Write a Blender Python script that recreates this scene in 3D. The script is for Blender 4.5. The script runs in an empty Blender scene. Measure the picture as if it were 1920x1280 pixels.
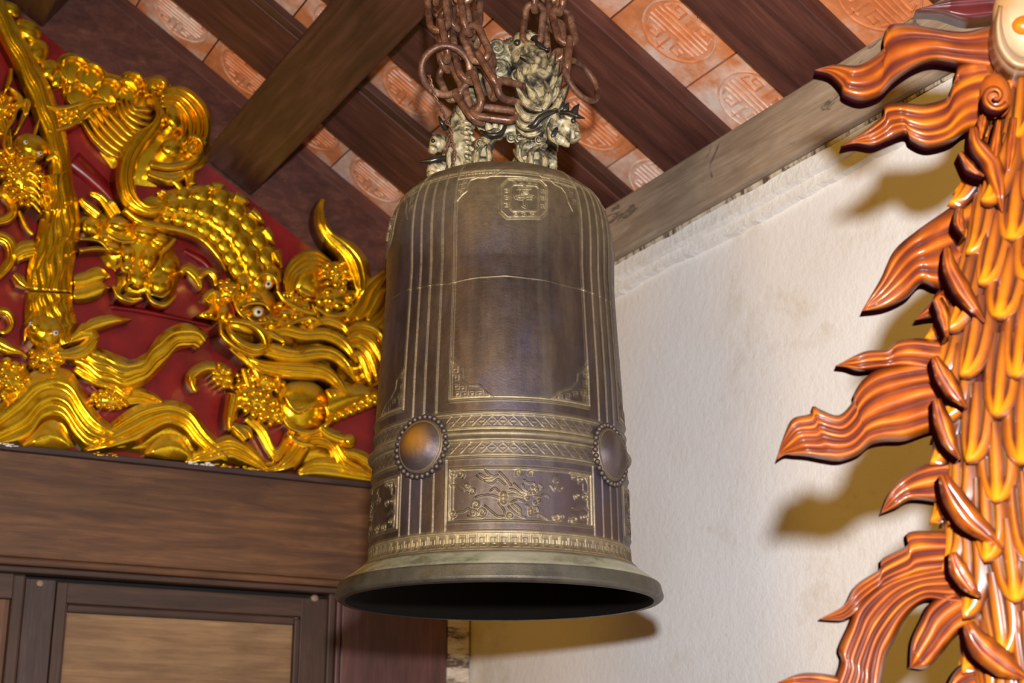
import bpy, bmesh, math, random
import numpy as np
from mathutils import Matrix, Vector
from math import sin, cos, pi, radians as rad
random.seed(7); rng = np.random.default_rng(7)
scn = bpy.context.scene
COL = scn.collection

# ------------------------------------------------------------------ camera
FPX = 2700.0; PITCH = rad(17.2)
C0 = np.array([0, 0, 1.5])
FW = np.array([0, cos(PITCH), sin(PITCH)]); UP = np.array([0, -sin(PITCH), cos(PITCH)]); RT = np.array([1.0, 0, 0])
cam_d = bpy.data.cameras.new('camera'); cam = bpy.data.objects.new('camera', cam_d); COL.objects.link(cam)
cam.location = C0; cam.rotation_euler = (pi/2 + PITCH, 0, 0)
cam_d.sensor_width = 36; cam_d.lens = FPX/1920*36
cam_d.dof.use_dof = True; cam_d.dof.focus_distance = 2.52; cam_d.dof.aperture_fstop = 6.3
cam_d.clip_start = 0.05
scn.camera = cam

# ------------------------------------------------------------------ light
scn.view_settings.view_transform = 'Standard'; scn.view_settings.look = 'None'
scn.view_settings.gamma = 1.0; scn.view_settings.use_curve_mapping = False
scn.view_settings.exposure = 0.0
wd = bpy.data.worlds.new('world'); scn.world = wd; wd.use_nodes = True
wd.node_tree.nodes['Background'].inputs[0].default_value = (1.0, 0.52, 0.03, 1)
wd.node_tree.nodes['Background'].inputs[1].default_value = 0.095

def area(name, loc, target, size, power, color):
    d = bpy.data.lights.new(name, 'AREA'); d.shape = 'DISK'; d.size = size; d.energy = power; d.color = color
    o = bpy.data.objects.new(name, d); COL.objects.link(o); o.location = loc
    o.rotation_euler = (Vector(target) - Vector(loc)).to_track_quat('-Z', 'Y').to_euler()
    return o
area('camera_flash', (0.03, -0.05, 1.72), (0.0, 3.0, 2.3), 0.07, 108, (0.97, 0.98, 1.0))
area('warm_hall_lamp', (-1.3, 0.1, 2.6), (0.2, 3.4, 2.3), 1.0, 27, (1.0, 0.52, 0.03))

# ------------------------------------------------------------------ room frame (u from right wall, v from left wall, z)
AZ = rad(61)
NB = np.array([-sin(AZ), -cos(AZ), 0]); NA = np.array([cos(AZ), -sin(AZ), 0]); ZZ = np.array([0, 0, 1.0])
O = np.array([-0.11997, 4.4, 0.0])
RM = Matrix(((NB[0], NA[0], 0), (NB[1], NA[1], 0), (0, 0, 1)))
def W(u, v, z): return O + u*NB + v*NA + z*ZZ
def rays(px, py):
    px = np.asarray(px, float); py = np.asarray(py, float)
    return FW + RT*((px-960)/FPX)[..., None] - UP*((py-640)/FPX)[..., None]
def hitp(px, py, n, d0):             # plane n.(P-C0)=d0 (d0 may be an array)
    r = rays(px, py); t = np.asarray(d0)/(r@n)
    return C0 + r*t[..., None]
DA = float((O-C0)@NA)
def mapA(px, py, w):                 # the left wall's plane, w metres out of it
    return hitp(px, py, NA, DA + np.asarray(w, float))
NF = np.array([-0.10, -0.995, 0.0]); NF /= np.linalg.norm(NF)
DF = float((np.array([0.5, 1.66, 0])-C0*[1, 1, 0])@NF)
def mapF(px, py, w):                 # plane of the carved flame boards on the right
    return hitp(px, py, NF, DF + np.asarray(w, float))
NH = np.array([0, -1.0, 0]); DH = float((np.array([0, 2.6, 0])-C0*[1, 1, 0])@NH)
def mapH(px, py, w):                 # plane through the bell's axis
    return hitp(px, py, NH, DH + np.asarray(w, float))
PN = {'mapA': NA, 'mapF': NF, 'mapH': NH, '<lambda>': NA}
def uvz(px, py, v):
    P = hitp(px, py, NA, DA+v) - O
    return float(P@NB), float(P[2])

# ------------------------------------------------------------------ materials
def mat(name): 
    m = bpy.data.materials.new(name); m.use_nodes = True
    nt = m.node_tree; b = nt.nodes['Principled BSDF']
    return m, nt, b
def N(nt, t, **k):
    n = nt.nodes.new(t)
    for a, v in k.items():
        if a in n.inputs.keys(): n.inputs[a].default_value = v
        else: setattr(n, a, v)
    return n
def noise(nt, scale, detail=5, rough=0.6, sc=None, vec='Object', dist=0.0):
    tc = N(nt, 'ShaderNodeTexCoord'); mp = N(nt, 'ShaderNodeMapping')
    nt.links.new(tc.outputs[vec], mp.inputs[0])
    if sc: mp.inputs['Scale'].default_value = sc
    n = N(nt, 'ShaderNodeTexNoise'); n.inputs['Scale'].default_value = scale
    n.inputs['Detail'].default_value = detail; n.inputs['Roughness'].default_value = rough
    n.inputs['Distortion'].default_value = dist
    nt.links.new(mp.outputs[0], n.inputs['Vector'])
    return n
def ramp(nt, src, stops, sock=0):
    r = N(nt, 'ShaderNodeValToRGB'); e = r.color_ramp.elements
    while len(e) < len(stops): e.new(0.5)
    for el, (p, c) in zip(e, stops):
        el.position = p; el.color = (c if len(c) == 4 else (*c, 1)) if hasattr(c, '__len__') else (c, c, c, 1)
    nt.links.new(src.outputs[sock], r.inputs[0]); return r
def mix(nt, fac, a, b, mode='MIX'):
    m = N(nt, 'ShaderNodeMix', data_type='RGBA', blend_type=mode)
    for s, v in ((0, fac), (6, a), (7, b)):
        if hasattr(v, 'outputs'): nt.links.new(v.outputs[m_out(v)], m.inputs[s])
        elif hasattr(v, '__len__'): m.inputs[s].default_value = (*v, 1)
        else: m.inputs[s].default_value = v
    return m
def m_out(n): return 2 if n.bl_idname == 'ShaderNodeMix' else 0
def attr(nt, name='g'): 
    a = N(nt, 'ShaderNodeAttribute'); a.attribute_name = name
    s = N(nt, 'ShaderNodeMath', operation='MULTIPLY'); s.inputs[1].default_value = 1.0
    nt.links.new(a.outputs['Fac'], s.inputs[0]); return s
def bump(nt, b, src, strength, dist=0.01):
    n = N(nt, 'ShaderNodeBump'); n.inputs['Strength'].default_value = strength; n.inputs['Distance'].default_value = dist
    nt.links.new(src.outputs[m_out(src)], n.inputs['Height']); nt.links.new(n.outputs[0], b.inputs['Normal'])
def setc(nt, b, src, sock='Base Color'): nt.links.new(src.outputs[m_out(src)], b.inputs[sock])
def upness(nt, lo, hi):
    g = N(nt, 'ShaderNodeNewGeometry'); s = N(nt, 'ShaderNodeSeparateXYZ'); nt.links.new(g.outputs['Normal'], s.inputs[0])
    r = N(nt, 'ShaderNodeMapRange'); r.inputs[1].default_value = lo; r.inputs[2].default_value = hi
    nt.links.new(s.outputs[2], r.inputs[0]); return r

def wood(name, c1, c2, c3, rough=0.5, sx=1.0, bmp=0.15, stain=None):
    m, nt, b = mat(name)
    n1 = noise(nt, 5, 7, 0.65, (0.7*sx, 7, 7), dist=0.6)
    r = ramp(nt, n1, [(0.25, c1), (0.5, c2), (0.72, c3)])
    n2 = noise(nt, 22, 6, 0.7, (0.35*sx, 8, 8)); r2 = ramp(nt, n2, [(0.3, 0.70), (0.7, 1.08)])
    x = mix(nt, 0.85, r, r2, 'MULTIPLY')
    n3 = noise(nt, 2.6, 4, 0.6, (1, 1.6, 1.6)); r3 = ramp(nt, n3, [(0.38, 0.62), (0.62, 1.12)])
    x = mix(nt, 0.7, x, r3, 'MULTIPLY')
    if stain:
        n4 = noise(nt, 5.5, 6, 0.62, (1, 1.6, 1.6), dist=0.8); r4 = ramp(nt, n4, [(0.60, 0.0), (0.635, 0.8), (0.70, 0.25)])
        x = mix(nt, r4, x, stain)
    setc(nt, b, x); b.inputs['Roughness'].default_value = rough
    bump(nt, b, n2, bmp, 0.004)
    return m
M = {}
M['rafter'] = wood('dark_rafter_wood', (.055, .018, .014), (.115, .038, .028), (.19, .072, .050), 0.55)
M['beam'] = wood('brown_purlin_wood', (.038, .013, .009), (.078, .029, .019), (.13, .057, .038), 0.5)
M['plate'] = wood('weathered_grey_wood', (.28, .20, .14), (.40, .30, .215), (.52, .42, .32), 0.8, stain=(.07, .05, .04))
M['lintel'] = wood('lintel_wood', (.062, .022, .009), (.13, .053, .019), (.22, .10, .037), 0.6)
M['doorframe'] = wood('door_frame_wood', (.032, .013, .008), (.060, .027, .015), (.10, .047, .027), 0.6)
M['panelwood'] = wood('door_panel_wood', (.17, .088, .038), (.29, .165, .075), (.39, .24, .12), 0.65)
M['postwood'] = wood('reddish_post_wood', (.060, .022, .020), (.105, .040, .036), (.15, .065, .055), 0.5)
M['ledge'] = wood('ledge_wood', (.020, .010, .009), (.055, .026, .022), (.10, .055, .045), 0.6)

m, nt, b = mat('gold_leaf')
n1 = noise(nt, 30, 4); r1 = ramp(nt, n1, [(0.3, (0.90, 0.52, 0.015)), (0.7, (1.0, 0.70, 0.03))])
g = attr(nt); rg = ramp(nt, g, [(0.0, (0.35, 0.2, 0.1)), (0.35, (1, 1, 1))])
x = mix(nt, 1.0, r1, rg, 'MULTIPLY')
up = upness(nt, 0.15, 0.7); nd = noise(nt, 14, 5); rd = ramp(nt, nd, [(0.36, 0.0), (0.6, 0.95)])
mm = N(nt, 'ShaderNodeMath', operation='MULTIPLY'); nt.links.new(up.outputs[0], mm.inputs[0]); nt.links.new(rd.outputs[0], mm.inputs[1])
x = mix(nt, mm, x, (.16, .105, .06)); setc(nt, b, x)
inv = N(nt, 'ShaderNodeMath', operation='SUBTRACT'); inv.inputs[0].default_value = 1.0; nt.links.new(mm.outputs[0], inv.inputs[1])
iv2 = N(nt, 'ShaderNodeMath', operation='MULTIPLY'); iv2.inputs[1].default_value = 0.94; nt.links.new(inv.outputs[0], iv2.inputs[0]); nt.links.new(iv2.outputs[0], b.inputs['Metallic'])
rr = N(nt, 'ShaderNodeMapRange'); rr.inputs[3].default_value = 0.25; rr.inputs[4].default_value = 0.8; nt.links.new(mm.outputs[0], rr.inputs[0]); nt.links.new(rr.outputs[0], b.inputs['Roughness'])
nb = noise(nt, 60, 3); bump(nt, b, nb, 0.25, 0.004)
M['gold'] = m

m, nt, b = mat('red_lacquer')
n1 = noise(nt, 9, 5); r1 = ramp(nt, n1, [(0.3, (.12, .006, .008)), (0.7, (.26, .014, .014))]); setc(nt, b, r1)
b.inputs['Roughness'].default_value = 0.3; bump(nt, b, noise(nt, 25, 4), 0.08); M['red'] = m

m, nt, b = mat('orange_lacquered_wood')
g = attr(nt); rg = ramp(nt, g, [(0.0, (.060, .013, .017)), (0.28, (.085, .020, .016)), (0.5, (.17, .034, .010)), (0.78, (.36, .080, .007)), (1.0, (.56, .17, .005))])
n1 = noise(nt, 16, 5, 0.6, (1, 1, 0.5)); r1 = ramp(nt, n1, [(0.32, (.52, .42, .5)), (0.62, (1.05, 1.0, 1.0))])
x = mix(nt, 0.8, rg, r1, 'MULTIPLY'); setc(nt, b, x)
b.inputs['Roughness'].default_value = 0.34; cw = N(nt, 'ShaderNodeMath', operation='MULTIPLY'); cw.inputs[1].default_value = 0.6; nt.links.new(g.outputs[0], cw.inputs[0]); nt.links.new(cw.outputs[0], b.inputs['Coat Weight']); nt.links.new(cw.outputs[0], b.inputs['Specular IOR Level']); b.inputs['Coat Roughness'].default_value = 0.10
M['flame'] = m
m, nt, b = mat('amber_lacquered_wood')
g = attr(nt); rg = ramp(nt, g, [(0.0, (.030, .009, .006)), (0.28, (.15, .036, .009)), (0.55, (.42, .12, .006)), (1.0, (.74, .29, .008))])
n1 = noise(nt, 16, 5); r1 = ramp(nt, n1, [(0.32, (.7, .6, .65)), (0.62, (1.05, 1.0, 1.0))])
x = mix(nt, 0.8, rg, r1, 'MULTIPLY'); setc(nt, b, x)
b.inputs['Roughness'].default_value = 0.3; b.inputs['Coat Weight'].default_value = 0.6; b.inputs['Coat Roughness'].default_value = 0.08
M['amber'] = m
m, nt, b = mat('maroon_lacquered_wood')
r1 = ramp(nt, noise(nt, 14, 4), [(0.3, (.035, .008, .010)), (0.7, (.13, .018, .018))]); setc(nt, b, r1)
b.inputs['Roughness'].default_value = 0.35; b.inputs['Coat Weight'].default_value = 0.4; M['maroon'] = m
m, nt, b = mat('cream_painted_wood')
r1 = ramp(nt, noise(nt, 9, 4), [(0.35, (.36, .17, .05)), (0.6, (.42, .28, .16))]); setc(nt, b, r1); b.inputs['Roughness'].default_value = 0.35; M['cream'] = m

m, nt, b = mat('terracotta_tile')
oi = N(nt, 'ShaderNodeObjectInfo')
tc = N(nt, 'ShaderNodeTexCoord'); ad = N(nt, 'ShaderNodeVectorMath', operation='ADD'); nt.links.new(tc.outputs['Object'], ad.inputs[0]); nt.links.new(oi.outputs['Location'], ad.inputs[1])
n1 = N(nt, 'ShaderNodeTexNoise'); n1.inputs['Scale'].default_value = 5; n1.inputs['Detail'].default_value = 7; n1.inputs['Roughness'].default_value = .6; nt.links.new(ad.outputs[0], n1.inputs['Vector'])
r1 = ramp(nt, n1, [(0.3, (.60, .18, .055)), (0.46, (.76, .28, .11)), (0.53, (.77, .44, .31)), (0.64, (.85, .68, .59))])
n2 = N(nt, 'ShaderNodeTexNoise'); n2.inputs['Scale'].default_value = 40; n2.inputs['Detail'].default_value = 5; nt.links.new(ad.outputs[0], n2.inputs['Vector'])
x = mix(nt, 0.4, r1, ramp(nt, n2, [(0.3, 0.7), (0.7, 1.1)]), 'MULTIPLY'); setc(nt, b, x)
b.inputs['Roughness'].default_value = 0.75; bump(nt, b, n2, 0.2, 0.003); M['tile'] = m

m, nt, b = mat('white_plaster')
n1 = noise(nt, 2.2, 6, 0.6); r1 = ramp(nt, n1, [(0.35, (.83, .79, .76)), (0.65, (.90, .89, .89))])
n2 = noise(nt, 3.0, 8, 0.7, dist=0.3); r2 = ramp(nt, n2, [(0.57, 0.0), (0.70, 0.55)])
x = mix(nt, r2, r1, (.62, .52, .38))
n5 = noise(nt, 38, 5, 0.7); r5 = ramp(nt, n5, [(0.70, 0.0), (0.76, 0.5)]); x = mix(nt, r5, x, (.50, .38, .26))
setc(nt, b, x); b.inputs['Roughness'].default_value = 0.85
n3 = noise(nt, 60, 6, 0.65); n4 = noise(nt, 9, 4)
x2 = mix(nt, 0.25, n3, n4); bump(nt, b, x2, 0.5, 0.006); M['plaster'] = m
m, nt, b = mat('flaking_whitewash')
n1 = noise(nt, 12, 8, 0.72, (0.5, 1, 2)); r1 = ramp(nt, n1, [(0.27, (.50, .36, .22)), (0.36, (.84, .81, .77)), (0.7, (.95, .95, .94))])
setc(nt, b, r1); b.inputs['Roughness'].default_value = 0.9; bump(nt, b, noise(nt, 45, 7, 0.7), 0.7, 0.008); M['whitewash'] = m
m, nt, b = mat('stained_whitewash')
n1 = noise(nt, 12, 6, 0.7, (2, 2, 0.6)); r1 = ramp(nt, n1, [(0.40, (.10, .06, .04)), (0.50, (.55, .47, .36)), (0.7, (.75, .70, .60))])
setc(nt, b, r1); b.inputs['Roughness'].default_value = 0.9; M['stained'] = m
m, nt, b = mat('floor_tile')
r1 = ramp(nt, noise(nt, 3, 4), [(0.3, (.12, .045, .02)), (0.7, (.2, .08, .04))]); setc(nt, b, r1); b.inputs['Roughness'].default_value = 0.6; M['floor'] = m

m, nt, b = mat('bell_bronze')
n1 = noise(nt, 9, 6, 0.6, (2.2, 2.2, 0.55)); r1 = ramp(nt, n1, [(0.30, (.030, .020, .016)), (0.5, (.058, .038, .030)), (0.68, (.105, .070, .048))])
n2 = noise(nt, 4.5, 5, 0.6, (1, 1, 0.6)); r2 = ramp(nt, n2, [(0.48, 0.0), (0.66, 0.65)])
x = mix(nt, r2, r1, (.085, .074, .118))
n6 = noise(nt, 3.3, 3, 0.5, (1, 1, 0.8)); r6 = ramp(nt, n6, [(0.58, 0.0), (0.72, 0.55)]); x = mix(nt, r6, x, (.15, .070, .028))
n7 = noise(nt, 7, 3, 0.5, (3.5, 3.5, 0.12)); r7 = ramp(nt, n7, [(0.55, 0.0), (0.66, 0.16)]); x = mix(nt, r7, x, (.20, .18, .14))
d = attr(nt, 'g'); nz = noise(nt, 60, 4, 0.7); rz = ramp(nt, nz, [(0.3, 0.55), (0.7, 1.2)])
dm = N(nt, 'ShaderNodeMath', operation='MULTIPLY'); nt.links.new(d.outputs[0], dm.inputs[0]); nt.links.new(rz.outputs[0], dm.inputs[1]); dm.use_clamp = True
x = mix(nt, dm, x, (.36, .29, .16))
br_ = attr(nt, 'warm_glint'); x = mix(nt, br_, x, (.50, .23, .025))  # brass-coloured warm reflection painted into the bronze
v = attr(nt, 'rim'); nv = noise(nt, 12, 6, 0.7, (1, 1, 1.5)); rv = ramp(nt, nv, [(0.36, (.20, .20, .13)), (0.50, (.40, .42, .31)), (0.7, (.55, .55, .45))])
x = mix(nt, v, x, rv)
dk = attr(nt, 'dark'); x = mix(nt, dk, x, (.012, .010, .008))
setc(nt, b, x); b.inputs['Metallic'].default_value = 0.55
rr = ramp(nt, noise(nt, 70, 6, 0.7), [(0.3, 0.33), (0.7, 0.52)]); nt.links.new(rr.outputs[0], b.inputs['Roughness'])
nbp = noise(nt, 90, 8, 0.8); bump(nt, b, nbp, 0.30, 0.003)
M['bronze'] = m

m, nt, b = mat('weathered_verdigris_bronze')
n1 = noise(nt, 24, 7, 0.66, dist=0.9); r1 = ramp(nt, n1, [(0.40, (.025, .026, .034)), (0.47, (.13, .11, .065)), (0.54, (.40, .33, .19)), (0.72, (.62, .57, .40))])
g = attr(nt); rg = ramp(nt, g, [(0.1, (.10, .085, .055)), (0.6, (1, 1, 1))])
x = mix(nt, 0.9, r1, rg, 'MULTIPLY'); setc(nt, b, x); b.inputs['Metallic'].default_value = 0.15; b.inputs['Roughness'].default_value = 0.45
bump(nt, b, noise(nt, 140, 4), 0.25, 0.003); M['verdigris'] = m
m, nt, b = mat('black_bronze'); 
r1 = ramp(nt, noise(nt, 40, 3), [(0.3, (.012, .012, .013)), (0.7, (.06, .055, .05))]); setc(nt, b, r1)
b.inputs['Metallic'].default_value = 0.6; b.inputs['Roughness'].default_value = 0.28; M['blackbronze'] = m
m, nt, b = mat('rusty_iron')
n1 = noise(nt, 35, 6, 0.7); r1 = ramp(nt, n1, [(0.3, (.030, .015, .012)), (0.47, (.12, .052, .032)), (0.60, (.24, .115, .065)), (0.70, (.45, .31, .17))]); setc(nt, b, r1)
b.inputs['Metallic'].default_value = 0.35; r2 = ramp(nt, noise(nt, 12, 3), [(0.4, 0.30), (0.6, 0.7)]); nt.links.new(r2.outputs[0], b.inputs['Roughness'])
bump(nt, b, noise(nt, 220, 4), 0.35, 0.002); M['rust'] = m
def plain(name, c, rough=0.4, met=0.0):
    m, nt, b = mat(name); n = noise(nt, 20, 3)
    r = ramp(nt, n, [(0.3, tuple(q*0.8 for q in c)), (0.7, c)]); setc(nt, b, r); b.inputs['Roughness'].default_value = rough; b.inputs['Metallic'].default_value = met
    return m
M['eyewhite'] = plain('eye_white', (.75, .70, .6), 0.2); M['pupil'] = plain('eye_pupil', (.02, .02, .03), 0.15)
M['inner_shade'] = plain('shade_black', (.005, .004, .003), 0.9); M['inner_shade'].node_tree.nodes['Principled BSDF'].inputs['Specular IOR Level'].default_value = 0.1  # near-black colour carries the shade inside the bell
M['peg'] = plain('pale_peg_wood', (.30, .20, .15), 0.6); M['black'] = plain('black_gap', (.012, .010, .010), 0.9)

# ------------------------------------------------------------------ object helpers
def tag(o, label=None, category=None, group=None, kind=None):
    for k, v in (('label', label), ('category', category), ('group', group), ('kind', kind)):
        if v: o[k] = v
    return o
def empty(name, loc=(0, 0, 0), **k):
    o = bpy.data.objects.new(name, None); COL.objects.link(o); o.location = loc; o.empty_display_size = 0.05
    return tag(o, **k)
def parent(o, p):
    if p is not None:
        o.parent = p
        bpy.context.view_layer.update() if False else None
        o.matrix_parent_inverse = PINV(p)
def PINV(p):
    m = p.matrix_basis.copy(); q = p
    while q.parent is not None:
        m = q.parent.matrix_basis @ q.matrix_parent_inverse @ m if False else (q.parent.matrix_basis @ (q.matrix_parent_inverse @ m)); q = q.parent
    return m.inverted()
def mesh_obj(name, V, F, material, par=None, smooth=True, attrs=None, loc=None, **k):
    V = np.asarray(V, float)
    if loc is None: loc = V.mean(0) if len(V) else np.zeros(3)
    loc = np.asarray(loc, float)
    me = bpy.data.meshes.new(name)
    me.from_pydata((V-loc).tolist(), [], F)
    if smooth: me.polygons.foreach_set('use_smooth', np.ones(len(me.polygons), bool))
    if attrs:
        for a, arr in attrs.items():
            at = me.attributes.new(a, 'FLOAT', 'POINT'); at.data.foreach_set('value', np.asarray(arr, np.float32))
    me.materials.append(M[material]); me.update()
    o = bpy.data.objects.new(name, me); COL.objects.link(o); o.location = loc
    parent(o, par); return tag(o, **k)
class MB:
    def __init__(s): s.V = []; s.F = []; s.g = []; s.n = 0
    def add(s, V, F, g=1.0):
        V = np.asarray(V, float); s.V.append(V); s.F += [tuple(i+s.n for i in f) for f in F]
        s.g.append(np.full(len(V), g) if np.isscalar(g) else np.asarray(g)); s.n += len(V); return s
    def build(s, name, material, par=None, **k):
        return mesh_obj(name, np.vstack(s.V), s.F, material, par, attrs={'g': np.concatenate(s.g)}, **k)
def box_obj(name, u, v, z, material, par=None, slope=0.0, bev=0.003, grain=None, **k):
    """box in the room frame; with slope, u and z are measured along / across the roof plane from (u0,z0)"""
    me = bpy.data.meshes.new(name); bm = bmesh.new(); bmesh.ops.create_cube(bm, size=1)
    d = (u[1]-u[0], v[1]-v[0], z[1]-z[0]); bmesh.ops.scale(bm, vec=d, verts=bm.verts)
    if bev: bmesh.ops.bevel(bm, geom=bm.edges[:], offset=min(bev, min(d)*0.3), segments=2, affect='EDGES', profile=0.5)
    rot = RM.to_4x4(); c = ((u[0]+u[1])/2, (v[0]+v[1])/2, (z[0]+z[1])/2)
    long = max(range(3), key=lambda i: d[i]) if grain is None else grain
    # put the longest edge on local X so the grain follows it
    if long == 1: L = Matrix.Rotation(pi/2, 4, 'Z')
    elif long == 2: L = Matrix.Rotation(-pi/2, 4, 'Y')
    else: L = Matrix.Identity(4)
    bm.transform(L.inverted()); bm.to_mesh(me); bm.free()
    me.polygons.foreach_set('use_smooth', [False]*len(me.polygons)); me.materials.append(M[material])
    o = bpy.data.objects.new(name, me); COL.objects.link(o)
    if slope:
        R = Matrix.Rotation(-slope, 4, 'Y')      # tilts +u upwards
        base = Matrix.Translation(Vector(W(0, 0, ROOF_Z))) @ rot @ R
        mw = base @ Matrix.Translation(c) @ L
    else:
        mw = Matrix.Translation(Vector(W(*c))) @ rot @ L
    o.matrix_basis = mw; parent(o, par); return tag(o, **k)
ROOF_Z = 3.0; TH = rad(31)

def crs(P, n):
    """Catmull-Rom through the points, resampled to n by arc length"""
    P = np.asarray(P, float)
    if len(P) == 2: return P[0]+(P[1]-P[0])*np.linspace(0, 1, n)[:, None]
    Q = np.vstack([2*P[0]-P[1], P, 2*P[-1]-P[-2]]); out = []
    for i in range(1, len(Q)-2):
        t = np.linspace(0, 1, 12, endpoint=False)[:, None]
        a, b_, c, d = Q[i-1], Q[i], Q[i+1], Q[i+2]
        out.append(0.5*((2*b_)+(-a+c)*t+(2*a-5*b_+4*c-d)*t*t+(-a+3*b_-3*c+d)*t**3))
    out.append(P[-1:]); S = np.vstack(out)
    L = np.r_[0, np.cumsum(np.linalg.norm(np.diff(S[:, :2], axis=0), axis=1)+1e-9)]
    s = np.linspace(0, L[-1], n)
    return np.stack([np.interp(s, L, S[:, k]) for k in range(S.shape[1])], 1)

def loft(mb, mp, A, B, n=3, w0=0.0, h=0.03, back=0.0, ns=28, bulge=0.6, pw=2.4, wob=0.0, wobf=5, lift=0.0, sharp=0.55, k=6, tipscale=True):
    """carved, grooved board between two boundary curves (pixels -> plane mp); a closed solid"""
    a = crs(A, ns); b_ = crs(B, ns); nt_ = n*k+1
    t = np.linspace(0, 1, nt_); s = np.linspace(0, 1, ns)
    wid = np.linalg.norm(a[:, :2]-b_[:, :2], axis=1); hs = np.clip(wid/(wid.max()*0.55), 0.12, 1)**0.7 if tipscale else np.ones(ns)
    T = np.repeat(t[None], ns, 0)
    if wob:
        ph = np.linspace(0, pi*0.8*n, nt_)
        env = np.clip(4*T*(1-T), 0, 1)
        T = T + wob*env*np.sin(2*pi*wobf*s[:, None]+ph[None]*0.6)
    P = a[:, None, :2]*(1-T[..., None]) + b_[:, None, :2]*T[..., None]
    lr = np.random.default_rng(int(abs(a[0, 0]*7+a[-1, 1]*13+n)) % 99991)
    tw = t + (0.35/(pi*n))*np.sin(2*pi*t*1.0+lr.uniform(0, 6)) if n > 1 else t
    tw = (tw-tw[0])/(tw[-1]-tw[0])
    rd = np.abs(np.sin(pi*n*tw))**sharp
    amp = lr.uniform(0.6, 1.0, n+1)[np.minimum((tw*n).astype(int), n-1)] if n > 1 else np.ones(nt_)
    env = (1-np.abs(2*t-1)**pw)
    prof = bulge*env + (1-bulge)*rd*amp*np.maximum(env, 0.25)
    prof[0] = prof[-1] = 0.0
    Wd = w0 + h*hs[:, None]*prof[None] + lift*s[:, None]
    front = mp(P[..., 0], P[..., 1], Wd)
    bk = front[:, [0, -1]] + PN[mp.__name__]*((back-Wd[:, [0, -1]])[..., None])
    V = np.concatenate([bk[:, :1], front[:, :1], front, front[:, -1:], bk[:, 1:]], 1); nc = nt_+4
    g = np.zeros((ns, nc)); gi = slice(2, -2); 
    sm_ = lambda m_: np.interp(np.linspace(0, 1, ns), np.linspace(0, 1, m_), lr.uniform(0, 1, m_))
    st = np.stack([np.interp(np.linspace(0, 1, nt_), np.linspace(0, 1, 3*n+1), row_) for row_ in np.stack([sm_(10) for _ in range(3*n+1)], 1)], 0)
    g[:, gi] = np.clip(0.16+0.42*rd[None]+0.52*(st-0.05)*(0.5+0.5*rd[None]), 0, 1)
    F = []
    for i in range(ns-1):
        for j in range(nc):
            if j == 1 or j == nc-3: continue
            j2 = (j+1) % nc; F.append((i*nc+j, i*nc+j2, (i+1)*nc+j2, (i+1)*nc+j))
    F.append(tuple(range(nc))[::-1]); F.append(tuple((ns-1)*nc+j for j in range(nc)))
    mb.add(V.reshape(-1, 3), F, g.reshape(-1)); return mb
def offs(path, widths, ns=28):
    p = crs(path, ns); w = np.interp(np.linspace(0, 1, ns), np.linspace(0, 1, len(widths)), widths)
    tg = np.gradient(p, axis=0); tg /= np.linalg.norm(tg, axis=1)[:, None]+1e-9
    nr = np.stack([-tg[:, 1], tg[:, 0]], 1); return p+nr*w[:, None]/2, p-nr*w[:, None]/2
def ribbon(mb, mp, path, widths, n=3, **k):
    ns = k.get('ns', 28); a, b_ = offs(path, widths, ns); return loft(mb, mp, a, b_, n, **k)
def spiral(mb, mp, cx, cy, r, turns=1.4, dirn=1, a0=0.0, w0=0.0, h=0.03, tw=0.42, n=1, **k):
    s = np.linspace(0, 1, 26); rr = r*(1-0.86*s); an = a0+dirn*2*pi*turns*s
    path = np.stack([cx+rr*np.cos(an), cy+rr*np.sin(an)], 1)
    return ribbon(mb, mp, path, [r*tw, r*tw*0.9, r*tw*0.6], n, w0=w0, h=h, ns=40, **k)
def dome(mb, mp, cx, cy, rx, ry, w0, h, rot=0.0, nu=14, nv=6, back=0.0, g=1.0):
    """smooth rounded lump standing out of the plane"""
    V = []; G = []; F = []; ca, sa = cos(rot), sin(rot)
    P = []; Wd = []
    for j in range(nv+1):
        ph = pi/2*j/nv
        for i in range(nu):
            a = 2*pi*i/nu; x = rx*cos(a)*cos(ph); y = ry*sin(a)*cos(ph)
            if j == nv: x = y = 0
            P.append((cx+x*ca-y*sa, cy+x*sa+y*ca)); Wd.append(w0+h*sin(ph)); G.append(g*(0.25+0.75*min(1, j/2)))
    P = np.array(P); V = mp(P[:, 0], P[:, 1], np.array(Wd)); bk = V[:nu] + PN[mp.__name__]*(back-w0)
    for j in range(nv):
        for i in range(nu): F.append((j*nu+i, j*nu+(i+1) % nu, (j+1)*nu+(i+1) % nu, (j+1)*nu+i))
    n0 = len(V)
    for i in range(nu): F.append((n0+i, n0+(i+1) % nu, (i+1) % nu, i))
    mb.add(np.vstack([V, bk]), F, np.r_[G, np.zeros(nu)]); return mb
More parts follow.
